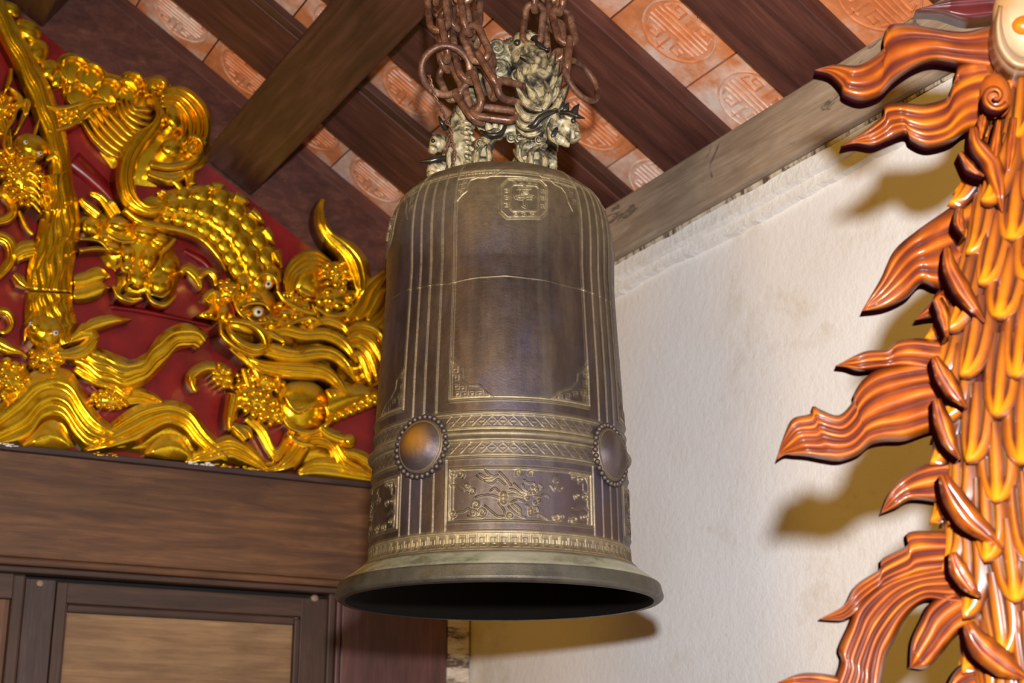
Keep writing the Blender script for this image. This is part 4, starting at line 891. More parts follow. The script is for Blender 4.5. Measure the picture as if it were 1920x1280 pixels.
# inner surface
inner = [(bell_r(PR[-1, 1])-0.004, PR[-1, 1]-0.0025), (bell_r(PR[-1, 1])-0.014, PR[-1, 1]-0.002), (bell_r(PR[-1, 1])-0.022, PR[-1, 1]+0.004), (float(bell_r(zpl(1084)))-0.020, zpl(1084)), (float(bell_r(zpl(1060)))-0.018, zpl(1060)), (float(bell_r(zpl(1000)))-0.018, zpl(1000)), (float(bell_r(zpl(700)))-0.018, zpl(700)), (float(bell_r(zpl(500)))-0.018, zpl(500)), (float(bell_r(zpl(420)))-0.02, zpl(420)), (0.10, zpl(375)), (0.0, zpl(372))]
iv = []
for r_, z_ in inner: iv.append(np.stack([AX[0]+r_*np.sin(ta[0]), AX[1]-r_*np.cos(ta[0]), np.full(nc, z_)], -1))
V = np.vstack([V]+iv[:2])
ii = np.arange(nr-1)[:, None]*nc; jj = np.arange(nc)[None]; j2 = (jj+1) % nc
Fq = np.stack([ii+jj, ii+j2, ii+nc+j2, ii+nc+jj], -1).reshape(-1, 4)
extra = []; order = [0, nr, nr+1]
for a, b_ in zip(order[:-1], order[1:]):
    extra.append(np.stack([b_*nc+jj[0], b_*nc+j2[0], a*nc+j2[0], a*nc+jj[0]], -1))
F = np.vstack([Fq]+extra)
loc = np.array([AX[0], AX[1], PR[-1, 1]])
BELL = empty('temple_bell', tuple(loc), label='large bronze temple bell with raised ribs hanging from rusty chains', category='bell')
me = bpy.data.meshes.new('body'); me.vertices.add(len(V)); me.vertices.foreach_set('co', (V-loc).astype(np.float32).ravel())
me.loops.add(F.size); me.loops.foreach_set('vertex_index', F.astype(np.int32).ravel()); me.polygons.add(len(F))
me.polygons.foreach_set('loop_start', np.arange(0, F.size, 4, dtype=np.int32)); me.polygons.foreach_set('use_smooth', np.ones(len(F), bool)); me.update(calc_edges=True)
ni = 2*nc
for a_, arr in (('g', np.r_[dirt.ravel(), np.zeros(ni)]), ('rim', np.r_[rim.ravel(), np.zeros(ni)]), ('dark', np.r_[dk.ravel(), np.r_[np.full(nc, .3), np.full(ni-nc, .8)]])):
    at = me.attributes.new(a_, 'FLOAT', 'POINT'); at.data.foreach_set('value', arr.astype(np.float32))
me.materials.append(M['bronze']); body = bpy.data.objects.new('body', me); COL.objects.link(body); body.location = loc; parent(body, BELL)
st_ = 6; Vi = np.vstack([q[::st_] for q in iv[1:]]); m_ = len(iv[1][::st_]); nI = len(iv)-1
mesh_obj('inner_wall', Vi, [(b_*m_+j, b_*m_+(j+1) % m_, a_*m_+(j+1) % m_, a_*m_+j) for a_, b_ in zip(range(nI-1), range(1, nI)) for j in range(m_)], 'inner_shade', BELL, label='black inside of the bell')  # interior shade is painted into this surface's colour
# crown plate of the bell top
mb = MB(); zt0 = PR[0, 1]; a = np.linspace(0, 2*pi, 48, endpoint=False)
V_ = []; 
for r_, z_ in ((0.10, zt0-0.008), (0.10, zt0+0.002), (0.0, zt0+0.004)): V_.append(np.stack([AX[0]+r_*np.cos(a), AX[1]+r_*np.sin(a), np.full(48, z_)], -1))
mb.add(np.vstack(V_), [(k*48+i, k*48+(i+1) % 48, (k+1)*48+(i+1) % 48, (k+1)*48+i) for k in range(2) for i in range(48)], 0.8); mb.build('crown_plate', 'verdigris', BELL)
# striking bosses, with their ring of beads
zb = zc(826)-0.002
def boss(theta):
    ta = rad(theta); nrm = np.array([sin(ta), -cos(ta), 0.045]); nrm /= np.linalg.norm(nrm); tx = np.array([cos(ta), sin(ta), 0]); ty = np.cross(nrm, tx)*-1
    ty = np.array([0, 0, 1.0])-nrm*nrm[2]; ty /= np.linalg.norm(ty)
    c = np.array([AX[0]+bell_r(zb)*sin(ta), AX[1]-bell_r(zb)*cos(ta), zb])
    mb = MB(); V_ = []; R_p = [(0.047, -0.012), (0.0475, 0.006), (0.0455, 0.0085), (0.0435, 0.0075), (0.042, 0.009), (0.036, 0.017), (0.026, 0.023), (0.014, 0.0262), (0.004, 0.027), (0.0, 0.027)]
    ns_ = 48
    for r_, h_ in R_p:
        a = np.arange(ns_)*2*pi/ns_; V_.append(c+r_*np.cos(a)[:, None]*tx+r_*np.sin(a)[:, None]*ty+h_*nrm)
    gg = np.repeat([0.9, 0.5, 0.1, 0.5, 0.1, 0, 0, 0, 0, 0], ns_)
    V_ = np.vstack(V_); Fb = [(k*ns_+i, k*ns_+(i+1) % ns_, (k+1)*ns_+(i+1) % ns_, (k+1)*ns_+i) for k in range(len(R_p)-1) for i in range(ns_)]
    rel = (V_-c); cx_, cy_ = rel@tx, rel@ty; glint_mask = np.clip(1.25-np.hypot(cx_+0.004, cy_-0.012)/0.030, 0, 1)*(0.85 if theta < 0 else 0.0)  # warm reflection painted on the upper part of the left boss only
    o = mesh_obj('boss', V_, Fb, 'bronze', BELL, attrs={'g': gg, 'warm_glint': glint_mask})
    for i in range(30):
        a = 2*pi*i/30; p = c+0.0525*cos(a)*tx+0.0525*sin(a)*ty+0.004*nrm
        bo = bpy.data.objects.new('bead', BEAD); COL.objects.link(bo); bo.location = p; parent(bo, o)
mb = MB(); ell(mb, (0, 0, 0), (0.0052, 0.0052, 0.0052), 10, 6)
BEAD = bpy.data.meshes.new('bead'); BEAD.from_pydata(np.vstack(mb.V).tolist(), [], mb.F); BEAD.polygons.foreach_set('use_smooth', np.ones(len(BEAD.polygons), bool)); BEAD.materials.append(M['bronze'])
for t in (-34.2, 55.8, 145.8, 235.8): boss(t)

# ================================================================== BELL HANGER (double-ended dragon loop)
HG = empty('hanger', tuple(mapH(np.array(937.), np.array(330.), 0.0))); parent(HG, BELL)
def sb(amp=0.10, f1=26, f2=3):
    ph = random.uniform(0, 6)
    return lambda s, a: amp*(np.sin(f1*s*2+ph)*np.sin(f2*a+ph)+0.6*np.sin(f1*3.1*s+2*a)*np.sin(5*a+ph))
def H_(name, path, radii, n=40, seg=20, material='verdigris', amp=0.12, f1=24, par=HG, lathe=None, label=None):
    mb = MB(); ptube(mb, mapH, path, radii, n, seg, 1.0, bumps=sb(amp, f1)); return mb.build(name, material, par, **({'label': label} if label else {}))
def px_m(px): return px*0.00103
H_('post', [(862, 352, .03), (860, 312, .03), (862, 270, .03), (868, 230, .02), (880, 190, .0), (905, 150, -.03)], [px_m(q) for q in (30, 27, 24, 24, 22, 20)])
H_('post', [(838, 352, .02), (842, 300, .02), (848, 262, .02), (852, 232, .01), (866, 200, .0)], [px_m(q) for q in (16, 14, 12, 12, 10)])
H_('arch', [(905, 352, .05), (905, 300, .05), (908, 272, .05), (928, 252, .05), (962, 246, .05), (992, 252, .05)], [px_m(q) for q in (22, 20, 17, 13, 13, 18)])
H_('leg', [(996, 355, .05), (996, 315, .05), (994, 285, .05), (996, 255, .05), (1006, 228, .06)], [px_m(q) for q in (36, 34, 30, 28, 28)], amp=0.15)
H_('neck', [(1018, 238, .055), (1010, 205, .05), (1006, 175, .04), (1002, 140, .02), (990, 108, .0), (976, 80, -.01)], [px_m(q) for q in (26, 33, 36, 38, 34, 24)], amp=0.10, n=60)
H_('back_coil', [(978, 90, -.03), (950, 108, -.04), (920, 140, -.05), (890, 165, -.03)], [px_m(q) for q in (26, 34, 30, 20)])
H_('rear_leg', [(1034, 345, -.03), (1036, 310, -.03), (1034, 285, -.03), (1020, 262, -.03)], [px_m(q) for q in (10, 9, 9, 9)])
def E_(name, px, py, w, r, material='verdigris', amp=0.12, par=HG, rot=0.0):
    mb = MB(); ca, sa = cos(rot), sin(rot); Rm = np.array([[ca, 0, sa], [0, 1, 0], [-sa, 0, ca]])
    ell(mb, mapH(np.array(float(px)), np.array(float(py)), w), [px_m(q) for q in r], 24, 16, 1.0, amp*0.55, Rm); return mb.build(name, material, par)
hd = H_('dragon_head', [(1016, 226, .07), (1040, 230, .075), (1058, 238, .08), (1072, 250, .085), (1078, 264, .085)], [px_m(q) for q in (20, 27, 27, 20, 11)], amp=0.07, f1=12)
H_('jaw', [(1030, 246, .08), (1046, 258, .085), (1062, 270, .085), (1068, 272, .085)], [px_m(q) for q in (16, 15, 9, 4)], amp=0.08, par=HG)
E_('brow', 1066, 222, .098, (13, 8, 6), par=HG, amp=.05, rot=0.4); E_('nostril', 1082, 250, .10, (6, 6, 5), par=HG, amp=0.05)
E_('eye', 1075, 226, .112, (5, 4, 5), 'blackbronze', 0, HG); E_('ear', 1040, 248, .108, (5, 4, 12), 'blackbronze', 0, HG, rot=0.5)
H_('horn', [(985, 238, .09), (1000, 236, .10), (1012, 222, .105), (1028, 213, .105), (1046, 209, .10)], [px_m(q) for q in (3, 5.5, 6, 5.5, 3)], material='blackbronze', amp=0, par=HG, label='shiny black horn')
H_('horn', [(1050, 211, .105), (1066, 212, .11), (1082, 218, .112), (1097, 222, .11)], [px_m(q) for q in (4, 5, 5, 1)], material='blackbronze', amp=0, par=HG, label='shiny black horn')
H_('horn', [(900, 244, .09), (918, 253, .10), (938, 250, .10), (948, 236, .095)], [px_m(q) for q in (2, 4.5, 4.5, 3)], material='blackbronze', amp=0, par=HG, label='shiny black horn')
for (a, b_) in (((1060, 205), (1066, 192)), ((1075, 212), (1086, 194)), ((1056, 200), (1054, 190))):
    H_('tuft', [(a[0]-4, a[1]+8, .08), (*a, .085), (*b_, .085)], [px_m(q) for q in (9, 7, 1)], n=10, seg=8, par=HG, material='blackbronze')
def HR(path, widths, n=2, w0=0.09, h=0.014, name='mane_strand'):
    mb = MB(); ribbon(mb, mapH, path, widths, n, w0=w0, h=h, back=w0-0.03, ns=24, bulge=0.4); return mb.build(name, 'verdigris', HG)
for P_, w_, w0_ in (
    ([(1018, 215), (996, 222), (978, 212), (962, 180)], [14, 20, 16, 3], .085), ([(1016, 205), (998, 200), (982, 185), (964, 150)], [12, 18, 14, 3], .085),
    ([(1010, 195), (1000, 180), (990, 160), (985, 142)], [12, 18, 12, 3], .085), ([(1012, 232), (990, 238), (974, 230), (966, 205)], [12, 16, 13, 3], .088),
    ([(1018, 205), (1026, 190), (1028, 170), (1020, 150)], [12, 18, 14, 3], .085), ([(1028, 212), (1044, 200), (1052, 180), (1066, 158)], [12, 18, 14, 3], .08),
    ([(1026, 195), (1042, 178), (1046, 158), (1056, 136)], [12, 16, 12, 3], .07), ([(1022, 175), (1038, 156), (1042, 134), (1050, 112)], [12, 16, 12, 3], .06),
    ([(1014, 155), (1028, 134), (1034, 114), (1042, 96)], [12, 16, 12, 3], .05), ([(1000, 150), (1002, 130), (992, 112), (975, 104)], [14, 18, 14, 4], .055),
    ([(985, 160), (975, 142), (972, 125), (960, 118)], [10, 14, 12, 3], .06), ([(1020, 240), (1005, 250), (985, 252), (968, 240)], [12, 14, 10, 3], .085),
    ([(1036, 222), (1030, 240), (1034, 258), (1046, 272)], [8, 12, 12, 4], .10), ([(980, 305), (972, 290), (975, 270), (990, 262)], [8, 14, 12, 4], .085),
    ([(1000, 318), (994, 300), (998, 282), (1012, 274)], [8, 14, 12, 4], .09), ([(1020, 318), (1022, 302), (1018, 288), (1008, 278)], [8, 14, 12, 4], .085),
    ([(895, 315), (892, 295), (898, 278), (912, 268)], [8, 16, 14, 4], .07), ([(915, 310), (918, 292), (916, 276), (926, 262)], [8, 12, 10, 3], .072),
    ([(845, 318), (842, 290), (846, 262), (852, 238)], [10, 14, 12, 4], .045), ([(872, 225), (862, 205), (868, 188), (880, 176)], [10, 16, 12, 4], .045)):
    HR(P_, w_, 2, w0_)
rh = E_('rear_head', 986, 78, .0, (26, 22, 22), amp=0.16); E_('eye', 970, 80, .022, (7, 6, 7), 'blackbronze', 0, HG); E_('brow', 1000, 70, .012, (16, 12, 9), 'verdigris', 0.1, HG, 0.4)
H_('tusk', [(1002, 72, .02), (1010, 85, .025), (1024, 93, .03), (1031, 90, .03)], [px_m(q) for q in (9, 7, 5, 2)], material='blackbronze', amp=0, par=HG)
H_('lip', [(992, 88, .02), (978, 98, .025), (968, 108, .025), (974, 115, .02)], [px_m(q) for q in (7, 6, 5, 4)], amp=0.05, par=HG)
for cx, cy, r_, w_ in ((937, 131, 24, .02), (932, 90, 20, -.01), (972, 140, 14, .045), (990, 128, 11, .05), (958, 258, 9, .07), (974, 258, 9, .075), (1010, 262, 8, .08), (900, 268, 9, .075)):
    s = np.linspace(0, 1, 22); rr_ = r_*(1-0.85*s); an = 0.8+2*pi*1.7*s
    P_ = [(cx+a*cos(b_), cy+a*sin(b_), w_+0.012*q) for a, b_, q in zip(rr_, an, s)]
    mb = MB(); ptube(mb, mapH, P_, [px_m(r_*0.17), px_m(r_*0.15), px_m(r_*0.08)], 44, 8); ell(mb, mapH(np.array(float(cx)), np.array(float(cy)), w_-0.01), [px_m(r_), px_m(r_*0.5), px_m(r_)], 14, 8); mb.build('curl', 'verdigris', HG)
lh = E_('left_head', 822, 268, .02, (17, 16, 17), amp=0.2); E_('eye', 812, 264, .035, (4, 4, 4), 'blackbronze', 0, HG)
E_('snout', 812, 280, .025, (10, 10, 9), par=HG)
H_('horn', [(823, 218, .03), (828, 230, .03), (836, 242, .02)], [px_m(q) for q in (1.5, 5, 6)], n=12, seg=8, material='blackbronze', amp=0, par=HG)
ll = E_('left_head', 822, 318, .03, (22, 18, 18), amp=0.22); E_('jaw', 812, 326, .035, (12, 10, 8), par=HG, amp=.2)
H_('horn', [(788, 303, .05), (805, 302, .05), (822, 298, .05), (842, 295, .04)], [px_m(q) for q in (2, 6, 6, 4)], material='blackbronze', amp=0, par=HG)
for i, (x, y, dx, dy, r_) in enumerate(((918, 242, -6, -16, 9), (928, 240, 2, -20, 7), (938, 240, 6, -10, 6), (888, 262, -6, -10, 6), (886, 280, -7, -8, 6), (886, 298, -7, -6, 6), (884, 250, -8, -8, 5), (940, 242, 0, -12, 6), (906, 246, -10, -8, 6))):
    H_('spike', [(x, y, .06), (x+dx*.6, y+dy*.6, .065), (x+dx*1.2, y+dy*1.2, .065)], [px_m(r_), px_m(r_*.6), px_m(.8)], n=10, seg=8, amp=0.1)
for k_ in range(9): # belly plates of the left post
    y = 232+k_*9; mb = MB(); ell(mb, mapH(np.array(876.), np.array(float(y)), .046), [px_m(11), px_m(9), px_m(5)], 12, 7); mb.build('belly_plate', 'verdigris', HG)
# ================================================================== CHAINS
WR = 0.0074
def link_mesh(L, Wd, r):
    hs = L/2-Wd/2; pts = []
    for a in np.linspace(-pi/2, pi/2, 11): pts.append((hs+Wd/2*cos(a), Wd/2*sin(a), 0))
    for a in np.linspace(pi/2, 3*pi/2, 11): pts.append((-hs+Wd/2*cos(a), Wd/2*sin(a), 0))
    P = np.array(pts); mb = MB(); tube(mb, P, r, 10, closed=True)
    me = bpy.data.meshes.new('link'); me.from_pydata(np.vstack(mb.V).tolist(), [], mb.F); me.polygons.foreach_set('use_smooth', np.ones(len(me.polygons), bool)); me.materials.append(M['rust']); return me
LM = link_mesh(0.086, 0.037, WR)
def chain(label, path, roll0=0.0, pitch=0.0715):
    p = np.asarray(path, float); P = crs3(mapH(p[:, 0], p[:, 1], p[:, 2]), 400); L = np.r_[0, np.cumsum(np.linalg.norm(np.diff(P, axis=0), axis=1))]
    root = empty('chain', tuple(P[0]), label=label, category='chain', group='rusty chains holding the bell')
    n = max(1, int(round(L[-1]/pitch))); up = np.array([0, -1.0, 0.0])
    for i in range(n):
        s = (i+0.5)*L[-1]/n; c = np.array([np.interp(s, L, P[:, k]) for k in range(3)])
        s0, s1 = max(0, s-0.02), min(L[-1], s+0.02); t = np.array([np.interp(s1, L, P[:, k])-np.interp(s0, L, P[:, k]) for k in range(3)]); t /= np.linalg.norm(t)
        z = up-t*(up@t); z /= np.linalg.norm(z); y = np.cross(z, t); ro = roll0+(pi/2 if i % 2 else 0)+random.uniform(-0.15, 0.15)
        y2 = y*cos(ro)+z*sin(ro); z2 = np.cross(t, y2)
        m = Matrix(((t[0], y2[0], z2[0], c[0]), (t[1], y2[1], z2[1], c[1]), (t[2], y2[2], z2[2], c[2]), (0, 0, 0, 1)))
        o = bpy.data.objects.new('link', LM); COL.objects.link(o); o.matrix_basis = m; parent(o, root)
    return root
chain('rusty chain ending in the large iron ring left of the dragon loop', [(812, -165, .05), (814, -60, .06), (822, 30, .07), (838, 104, .08)], 1.57)
chain('rusty chain slanting down into the front of the dragon loop', [(862, -165, .06), (870, -60, .08), (873, 30, .09), (893, 85, .10), (918, 140, .11), (948, 168, .11), (985, 178, .07)], 0.2)
chain('rusty chain passing under the dragon neck between its legs', [(846, -165, .02), (850, -60, .03), (856, 20, .04), (864, 90, .06), (880, 150, .08), (896, 198, .09), (925, 212, .09), (962, 212, .09)], 1.0)
chain('rusty chain close behind the slanting one, beside the spiral curl', [(896, -165, .0), (893, -60, .0), (884, 20, .01), (896, 80, .05), (915, 130, .07), (925, 175, .07)], 1.2)
chain('short rusty chain hanging inside the large left iron ring', [(838, 20, .0), (835, 90, .03), (842, 150, .05), (872, 190, .07), (898, 228, .08)], 0.6)
chain('rusty chain dropping onto the dragon head at the top of the loop', [(1006, -165, .02), (1006, -60, .02), (1002, 20, .03), (996, 80, .02)], 1.57)
chain('rusty chain holding the right iron ring beside the dragon mane', [(1064, -165, .03), (1058, -60, .04), (1052, 20, .04), (1064, 80, .05), (1060, 140, .06)], 1.4)
chain('rusty chain behind the dragon mane at the right', [(1030, -165, -.02), (1032, -60, -.02), (1036, 30, -.02), (1042, 110, -.02), (1020, 160, -.03)], 0.5)
def ring(name, cx, cy, w, R, r, rx, rz, label):
    a = np.linspace(0, 2*pi, 56, endpoint=False); P = np.stack([R*np.cos(a), R*0*a, R*np.sin(a)], -1)
    Rm = np.array((Matrix.Rotation(rz, 3, 'Z') @ Matrix.Rotation(rx, 3, 'X'))); P = P@Rm.T+mapH(np.array(float(cx)), np.array(float(cy)), w)
    mb = MB(); tube(mb, P, r, 14, closed=True); return mb.build(name, 'rust', None, label=label, category='ring')
ring('iron_ring', 836, 132, .088, 0.047, 0.0072, 0.35, 0.15, 'large rusty iron ring at the end of the leftmost chain')
ring('iron_ring', 1090, 151, .045, 0.046, 0.0062, -0.25, 0.80, 'rusty iron ring seen partly edge-on right of the dragon loop')
mb = MB()
for ph in (0, pi):
    s = np.linspace(0, 1, 90); base = crs3(mapH(np.array([804., 812, 822, 836, 846, 842, 836, 846, 852, 846]), np.array([140., 170, 195, 222, 245, 262, 282, 262, 290, 322]), np.array([.095, .095, .09, .085, .08, .08, .075, .075, .07, .07])), 90)
    base[:, 0] += 0.0026*np.cos(s*60+ph); base[:, 1] += 0.0026*np.sin(s*60+ph); tube(mb, base, 0.0017, 6)
mb.build('twisted_wire', 'rust', None, label='thin twisted rusty wire hanging from the left iron ring', category='wire')

# ================================================================== CARVED FLAME PILLAR (right)
FP = empty('flame_carving', tuple(mapF(np.array(1900.), np.array(1280.), -0.05)), label='orange lacquered carved pillar of scales with flame tongues in the foreground at right', category='carving')
le = np.array([(1838, 60), (1836, 130), (1830, 250), (1806, 330), (1794, 450), (1770, 600), (1760, 750), (1762, 850), (1778, 1000), (1802, 1130), (1828, 1280), (1850, 1400)], float)
axp = crs(le+np.array([150, 0]), 80); PA = mapF(axp[:, 0], axp[:, 1], -0.03); TR = 0.086
mb = MB(); tube(mb, PA, TR, 40, 0.1); mb.build('trunk', 'maroon', FP)
# scale feather: grooved tongue, local x across, y down to its tip, z outward
def feather_mesh(Wd, L, curve, n=3, th=0.008, seed=0, name='scale'):
    ns = 18; kk = 6; nt_ = n*kk+1; V_ = []; g = []; t = np.linspace(-1, 1, nt_)
    for i in range(ns):
        s = i/(ns-1); w = Wd*(0.80+0.20*sin(pi*min(1, s*1.2)))*(1-max(0, (s-0.62)/0.38)**2)**0.5 if s < 1 else Wd*0.03
        for j, tt in enumerate(t):
            rd = abs(sin(pi*n*(tt+1)/2))**0.6; e = 1-abs(tt)**2.6
            z = th*(0.35*e+0.65*rd*max(e, .2))*(0.5+0.5*sin(pi*min(1, 0.15+s*0.8)))+curve*s*s-0.004*tt*tt
            tipk = max(0, min(1, (s-0.72)/0.2)); z = z*(1-tipk)+tipk*(th*0.9*e+curve*s*s-0.004*tt*tt)
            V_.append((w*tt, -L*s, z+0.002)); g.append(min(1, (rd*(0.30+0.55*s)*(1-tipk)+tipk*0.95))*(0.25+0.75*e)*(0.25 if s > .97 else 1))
    g0 = len(V_)
    for i in range(ns):
        for tt in (-1, 1): V_.append((V_[i*nt_+(0 if tt < 0 else nt_-1)][0]*0.92, -L*i/(ns-1)*0.98, curve*(i/(ns-1))**2-0.008)); g.append(0)
    F_ = []
    for i in range(ns-1):
        for j in range(nt_-1): F_.append((i*nt_+j, (i+1)*nt_+j, (i+1)*nt_+j+1, i*nt_+j+1))
        F_.append((g0+2*i, g0+2*i+2, (i+1)*nt_, i*nt_)); F_.append((i*nt_+nt_-1, (i+1)*nt_+nt_-1, g0+2*i+3, g0+2*i+1)); F_.append((g0+2*i+1, g0+2*i+3, g0+2*i+2, g0+2*i))
    e_ = ns-1; F_.append(tuple([e_*nt_+j for j in range(nt_)]+[g0+2*e_+1, g0+2*e_]))
    me = bpy.data.meshes.new(name); me.from_pydata(V_, [], F_); me.polygons.foreach_set('use_smooth', np.ones(len(me.polygons), bool))
    at = me.attributes.new('g', 'FLOAT', 'POINT'); at.data.foreach_set('value', np.array(g, np.float32)); me.materials.append(M['amber']); return me
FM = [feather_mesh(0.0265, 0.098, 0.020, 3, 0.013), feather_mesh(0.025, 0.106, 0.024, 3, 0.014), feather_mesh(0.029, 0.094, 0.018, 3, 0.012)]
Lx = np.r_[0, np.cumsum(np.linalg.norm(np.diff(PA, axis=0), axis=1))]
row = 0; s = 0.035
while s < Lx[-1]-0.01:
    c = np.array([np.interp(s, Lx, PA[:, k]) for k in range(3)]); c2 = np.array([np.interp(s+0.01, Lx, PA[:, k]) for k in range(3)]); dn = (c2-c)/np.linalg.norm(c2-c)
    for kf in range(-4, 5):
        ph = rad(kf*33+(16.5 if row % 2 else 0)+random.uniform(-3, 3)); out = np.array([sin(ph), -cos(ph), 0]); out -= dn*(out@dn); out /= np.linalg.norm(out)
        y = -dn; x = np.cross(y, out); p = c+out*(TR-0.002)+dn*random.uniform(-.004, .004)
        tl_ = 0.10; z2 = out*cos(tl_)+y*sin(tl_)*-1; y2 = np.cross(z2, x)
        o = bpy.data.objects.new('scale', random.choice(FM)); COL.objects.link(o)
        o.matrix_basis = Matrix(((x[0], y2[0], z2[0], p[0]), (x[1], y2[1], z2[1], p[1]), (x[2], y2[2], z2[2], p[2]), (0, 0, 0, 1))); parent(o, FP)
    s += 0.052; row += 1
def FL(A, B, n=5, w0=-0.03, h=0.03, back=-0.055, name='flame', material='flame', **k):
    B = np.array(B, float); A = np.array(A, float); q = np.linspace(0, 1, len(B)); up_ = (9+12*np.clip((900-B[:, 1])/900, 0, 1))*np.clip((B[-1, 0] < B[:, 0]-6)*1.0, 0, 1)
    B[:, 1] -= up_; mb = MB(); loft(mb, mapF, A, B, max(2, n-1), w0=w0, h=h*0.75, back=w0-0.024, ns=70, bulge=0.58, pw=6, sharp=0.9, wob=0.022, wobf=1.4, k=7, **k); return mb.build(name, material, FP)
FL([(1890, 60), (1868, 47), (1809, 59), (1752, 53), (1699, 44), (1668, 48), (1656, 69), (1662, 84), (1643, 103), (1609, 122), (1565, 121), (1527, 131)],
   [(1890, 160), (1850, 150), (1795, 140), (1752, 134), (1715, 146), (1677, 172), (1652, 196), (1615, 207), (1581, 195), (1577, 181), (1556, 159), (1527, 132)], 4, h=0.035, back=-0.075)
FL([(1885, 120), (1830, 128), (1790, 152), (1776, 182), (1734, 195), (1695, 193), (1659, 196), (1656, 216), (1615, 250), (1577, 273)],
   [(1885, 262), (1820, 262), (1784, 284), (1740, 294), (1708, 281), (1699, 268), (1665, 280), (1637, 290), (1605, 286), (1577, 274)], 5, h=0.035, back=-0.065)
FL([(1895, 110), (1850, 105), (1800, 120), (1790, 150)], [(1895, 210), (1850, 215), (1810, 200), (1786, 165)], 3, h=0.02, back=-0.06)
FL([(1900, -20), (1840, -14), (1790, -6), (1750, 8), (1717, 18)], [(1900, 58), (1860, 54), (1812, 57), (1760, 42), (1717, 19)], 2, w0=-0.10, h=0.02, back=-0.13, material='maroon')
FL([(1850, 350), (1800, 375), (1775, 393), (1719, 432), (1676, 470), (1651, 522), (1616, 582)], [(1850, 560), (1790, 560), (1752, 552), (1728, 545), (1700, 572), (1660, 590), (1616, 583)], 5, h=0.035)
FL([(1800, 540), (1765, 540), (1740, 570), (1716, 598)], [(1800, 610), (1770, 612), (1752, 608), (1717, 600)], 2, w0=-0.035, h=0.025)
FL([(1820, 636), (1756, 636), (1715, 634), (1681, 640), (1663, 655), (1620, 659), (1567, 685)], [(1820, 720), (1756, 712), (1700, 700), (1655, 702), (1612, 707), (1586, 700), (1567, 686)], 4, w0=-0.025, h=0.03)
FL([(1830, 650), (1756, 650), (1690, 660), (1650, 680), (1622, 712)], [(1830, 770), (1756, 760), (1690, 755), (1650, 745), (1618, 736)], 3, w0=-0.04, h=0.02)
FL([(1820, 680), (1756, 672), (1700, 678), (1650, 690), (1618, 712), (1601, 737), (1599, 752), (1573, 778), (1540, 768), (1524, 760), (1520, 775), (1487, 784), (1472, 810), (1455, 861)],
   [(1820, 815), (1754, 818), (1698, 836), (1660, 838), (1633, 844), (1612, 861), (1590, 870), (1569, 874), (1540, 870), (1520, 866), (1504, 864), (1488, 863), (1472, 862), (1456, 862)], 6, h=0.038, back=-0.06)
FL([(1830, 862), (1790, 860), (1755, 864), (1710, 882), (1672, 916), (1652, 961)], [(1830, 955), (1790, 952), (1759, 950), (1710, 946), (1682, 960), (1653, 962)], 4)
FL([(1850, 990), (1770, 995), (1717, 995), (1699, 1002), (1702, 1021), (1654, 1047), (1650, 1066), (1605, 1096), (1582, 1134), (1536, 1160)], [(1850, 1085), (1790, 1080), (1730, 1085), (1680, 1100), (1640, 1125), (1615, 1150), (1598, 1165), (1580, 1172), (1560, 1172), (1537, 1161)], 5)
FL([(1850, 1050), (1780, 1055), (1720, 1070), (1660, 1090), (1610, 1130), (1592, 1170), (1572, 1216), (1577, 1238), (1565, 1275), (1540, 1330)], [(1850, 1150), (1790, 1145), (1745, 1135), (1717, 1149), (1695, 1175), (1676, 1212), (1662, 1240), (1655, 1280), (1645, 1320), (1640, 1370)], 6, w0=-0.025, h=0.04, back=-0.07)
FL([(1850, 1090), (1790, 1100), (1745, 1130), (1728, 1160), (1710, 1200), (1706, 1250)], [(1850, 1190), (1820, 1185), (1790, 1205), (1765, 1235), (1738, 1262), (1708, 1252)], 4, w0=-0.02, h=0.03)
FL([(1640, 1290), (1590, 1272), (1540, 1262), (1500, 1262), (1460, 1278)], [(1640, 1330), (1590, 1320), (1540, 1310), (1500, 1300), (1461, 1282)], 2, w0=-0.03)
FL([(1860, 1220), (1820, 1235), (1790, 1260), (1770, 1300)], [(1860, 1330), (1830, 1330), (1800, 1330), (1772, 1330)], 3)
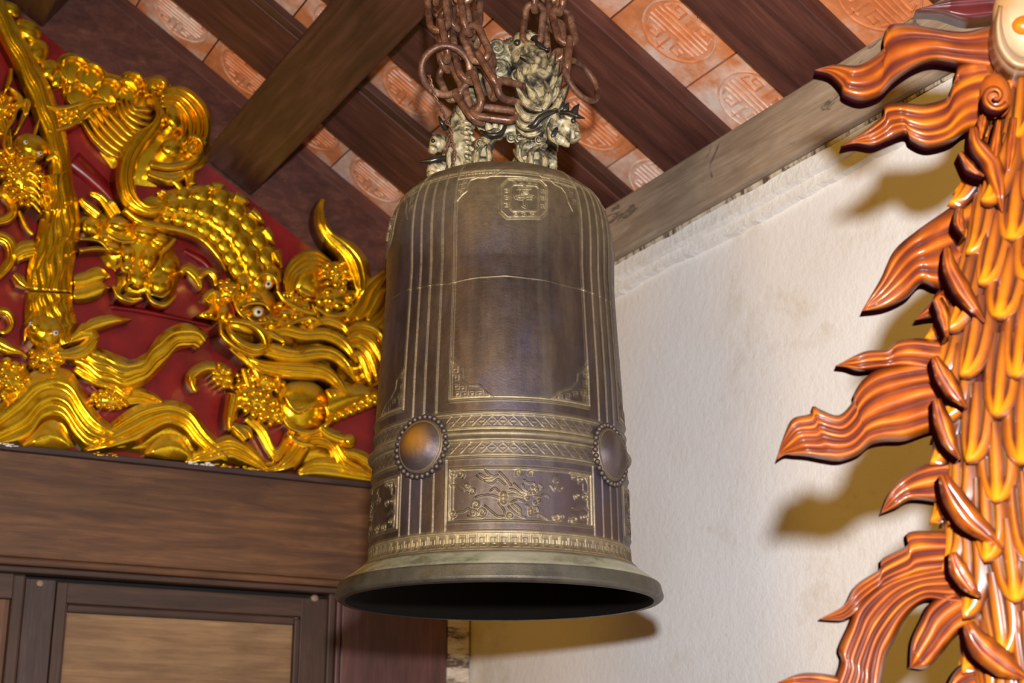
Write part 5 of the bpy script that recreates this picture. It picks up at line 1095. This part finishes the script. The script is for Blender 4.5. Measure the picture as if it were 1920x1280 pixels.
# dark curled leaves down the near side of the trunk
for P_, w_ in (([(1826, 238), (1832, 270), (1856, 300), (1870, 340), (1880, 398)], [16, 34, 40, 30, 5]), ([(1800, 285), (1822, 315), (1845, 330)], [8, 22, 6]), ([(1776, 462), (1782, 500), (1806, 545), (1830, 580), (1846, 604)], [12, 30, 36, 26, 5]), ([(1758, 560), (1770, 590), (1776, 630)], [20, 26, 8]),
               ([(1752, 668), (1768, 700), (1790, 735), (1812, 764)], [14, 34, 34, 6]), ([(1756, 748), (1768, 790), (1782, 830), (1800, 860)], [16, 34, 32, 6]), ([(1768, 890), (1784, 925), (1815, 970), (1850, 1000), (1880, 1030)], [18, 44, 50, 36, 6]), ([(1786, 1035), (1798, 1068), (1818, 1098), (1838, 1118)], [16, 36, 32, 8]),
               ([(1815, 1168), (1836, 1205), (1875, 1240), (1930, 1275)], [22, 54, 52, 10]), ([(1800, 390), (1798, 415), (1808, 440)], [14, 22, 6])):
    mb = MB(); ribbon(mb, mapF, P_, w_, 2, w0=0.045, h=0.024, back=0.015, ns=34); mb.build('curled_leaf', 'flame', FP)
# head end at the top: cream jaw and a curled knob
mb = MB(); c = mapF(np.array(1934.), np.array(36.), 0.050); ell(mb, c, (0.048, 0.032, 0.058), 24, 14, 1, 0.03); mb.build('cream_jaw', 'cream', FP, label='cream painted rounded jaw')
mb = MB(); ribbon(mb, mapF, [(1876, 10), (1872, 50), (1880, 90), (1905, 118), (1940, 122)], [10, 18, 24, 26, 22], 1, w0=0.06, h=0.03, back=0.03); mb.build('cream_lip', 'cream', FP, label='cream painted curling lip')
mb = MB(); ell(mb, mapF(np.array(1926.), np.array(48.), 0.073), (0.019, 0.012, 0.014), 16, 10, 0.6); mb.build('mouth_hollow', 'amber', FP)
mb = MB(); ell(mb, mapF(np.array(1866.), np.array(180.), 0.055), (0.019, 0.018, 0.030), 20, 12, 0.75, 0.05); mb.build('knob', 'flame', FP)
mb = MB(); spiral(mb, mapF, 1866, 180, 26, 1.3, 1, 0.5, 0.075, 0.014, 0.5, back=0.05); mb.build('knob_curl', 'flame', FP)
for P_, w_ in (([(1838, 262), (1845, 220), (1850, 200)], [10, 22, 10]), ([(1858, 330), (1866, 280), (1874, 225)], [6, 26, 14]), ([(1888, 340), (1896, 280), (1902, 220)], [6, 28, 16])):
    mb = MB(); ribbon(mb, mapF, P_, w_, 2, w0=0.04, h=0.02, back=0.0, ns=20); mb.build('curled_leaf', 'flame', FP)
print('DONE BUILD')
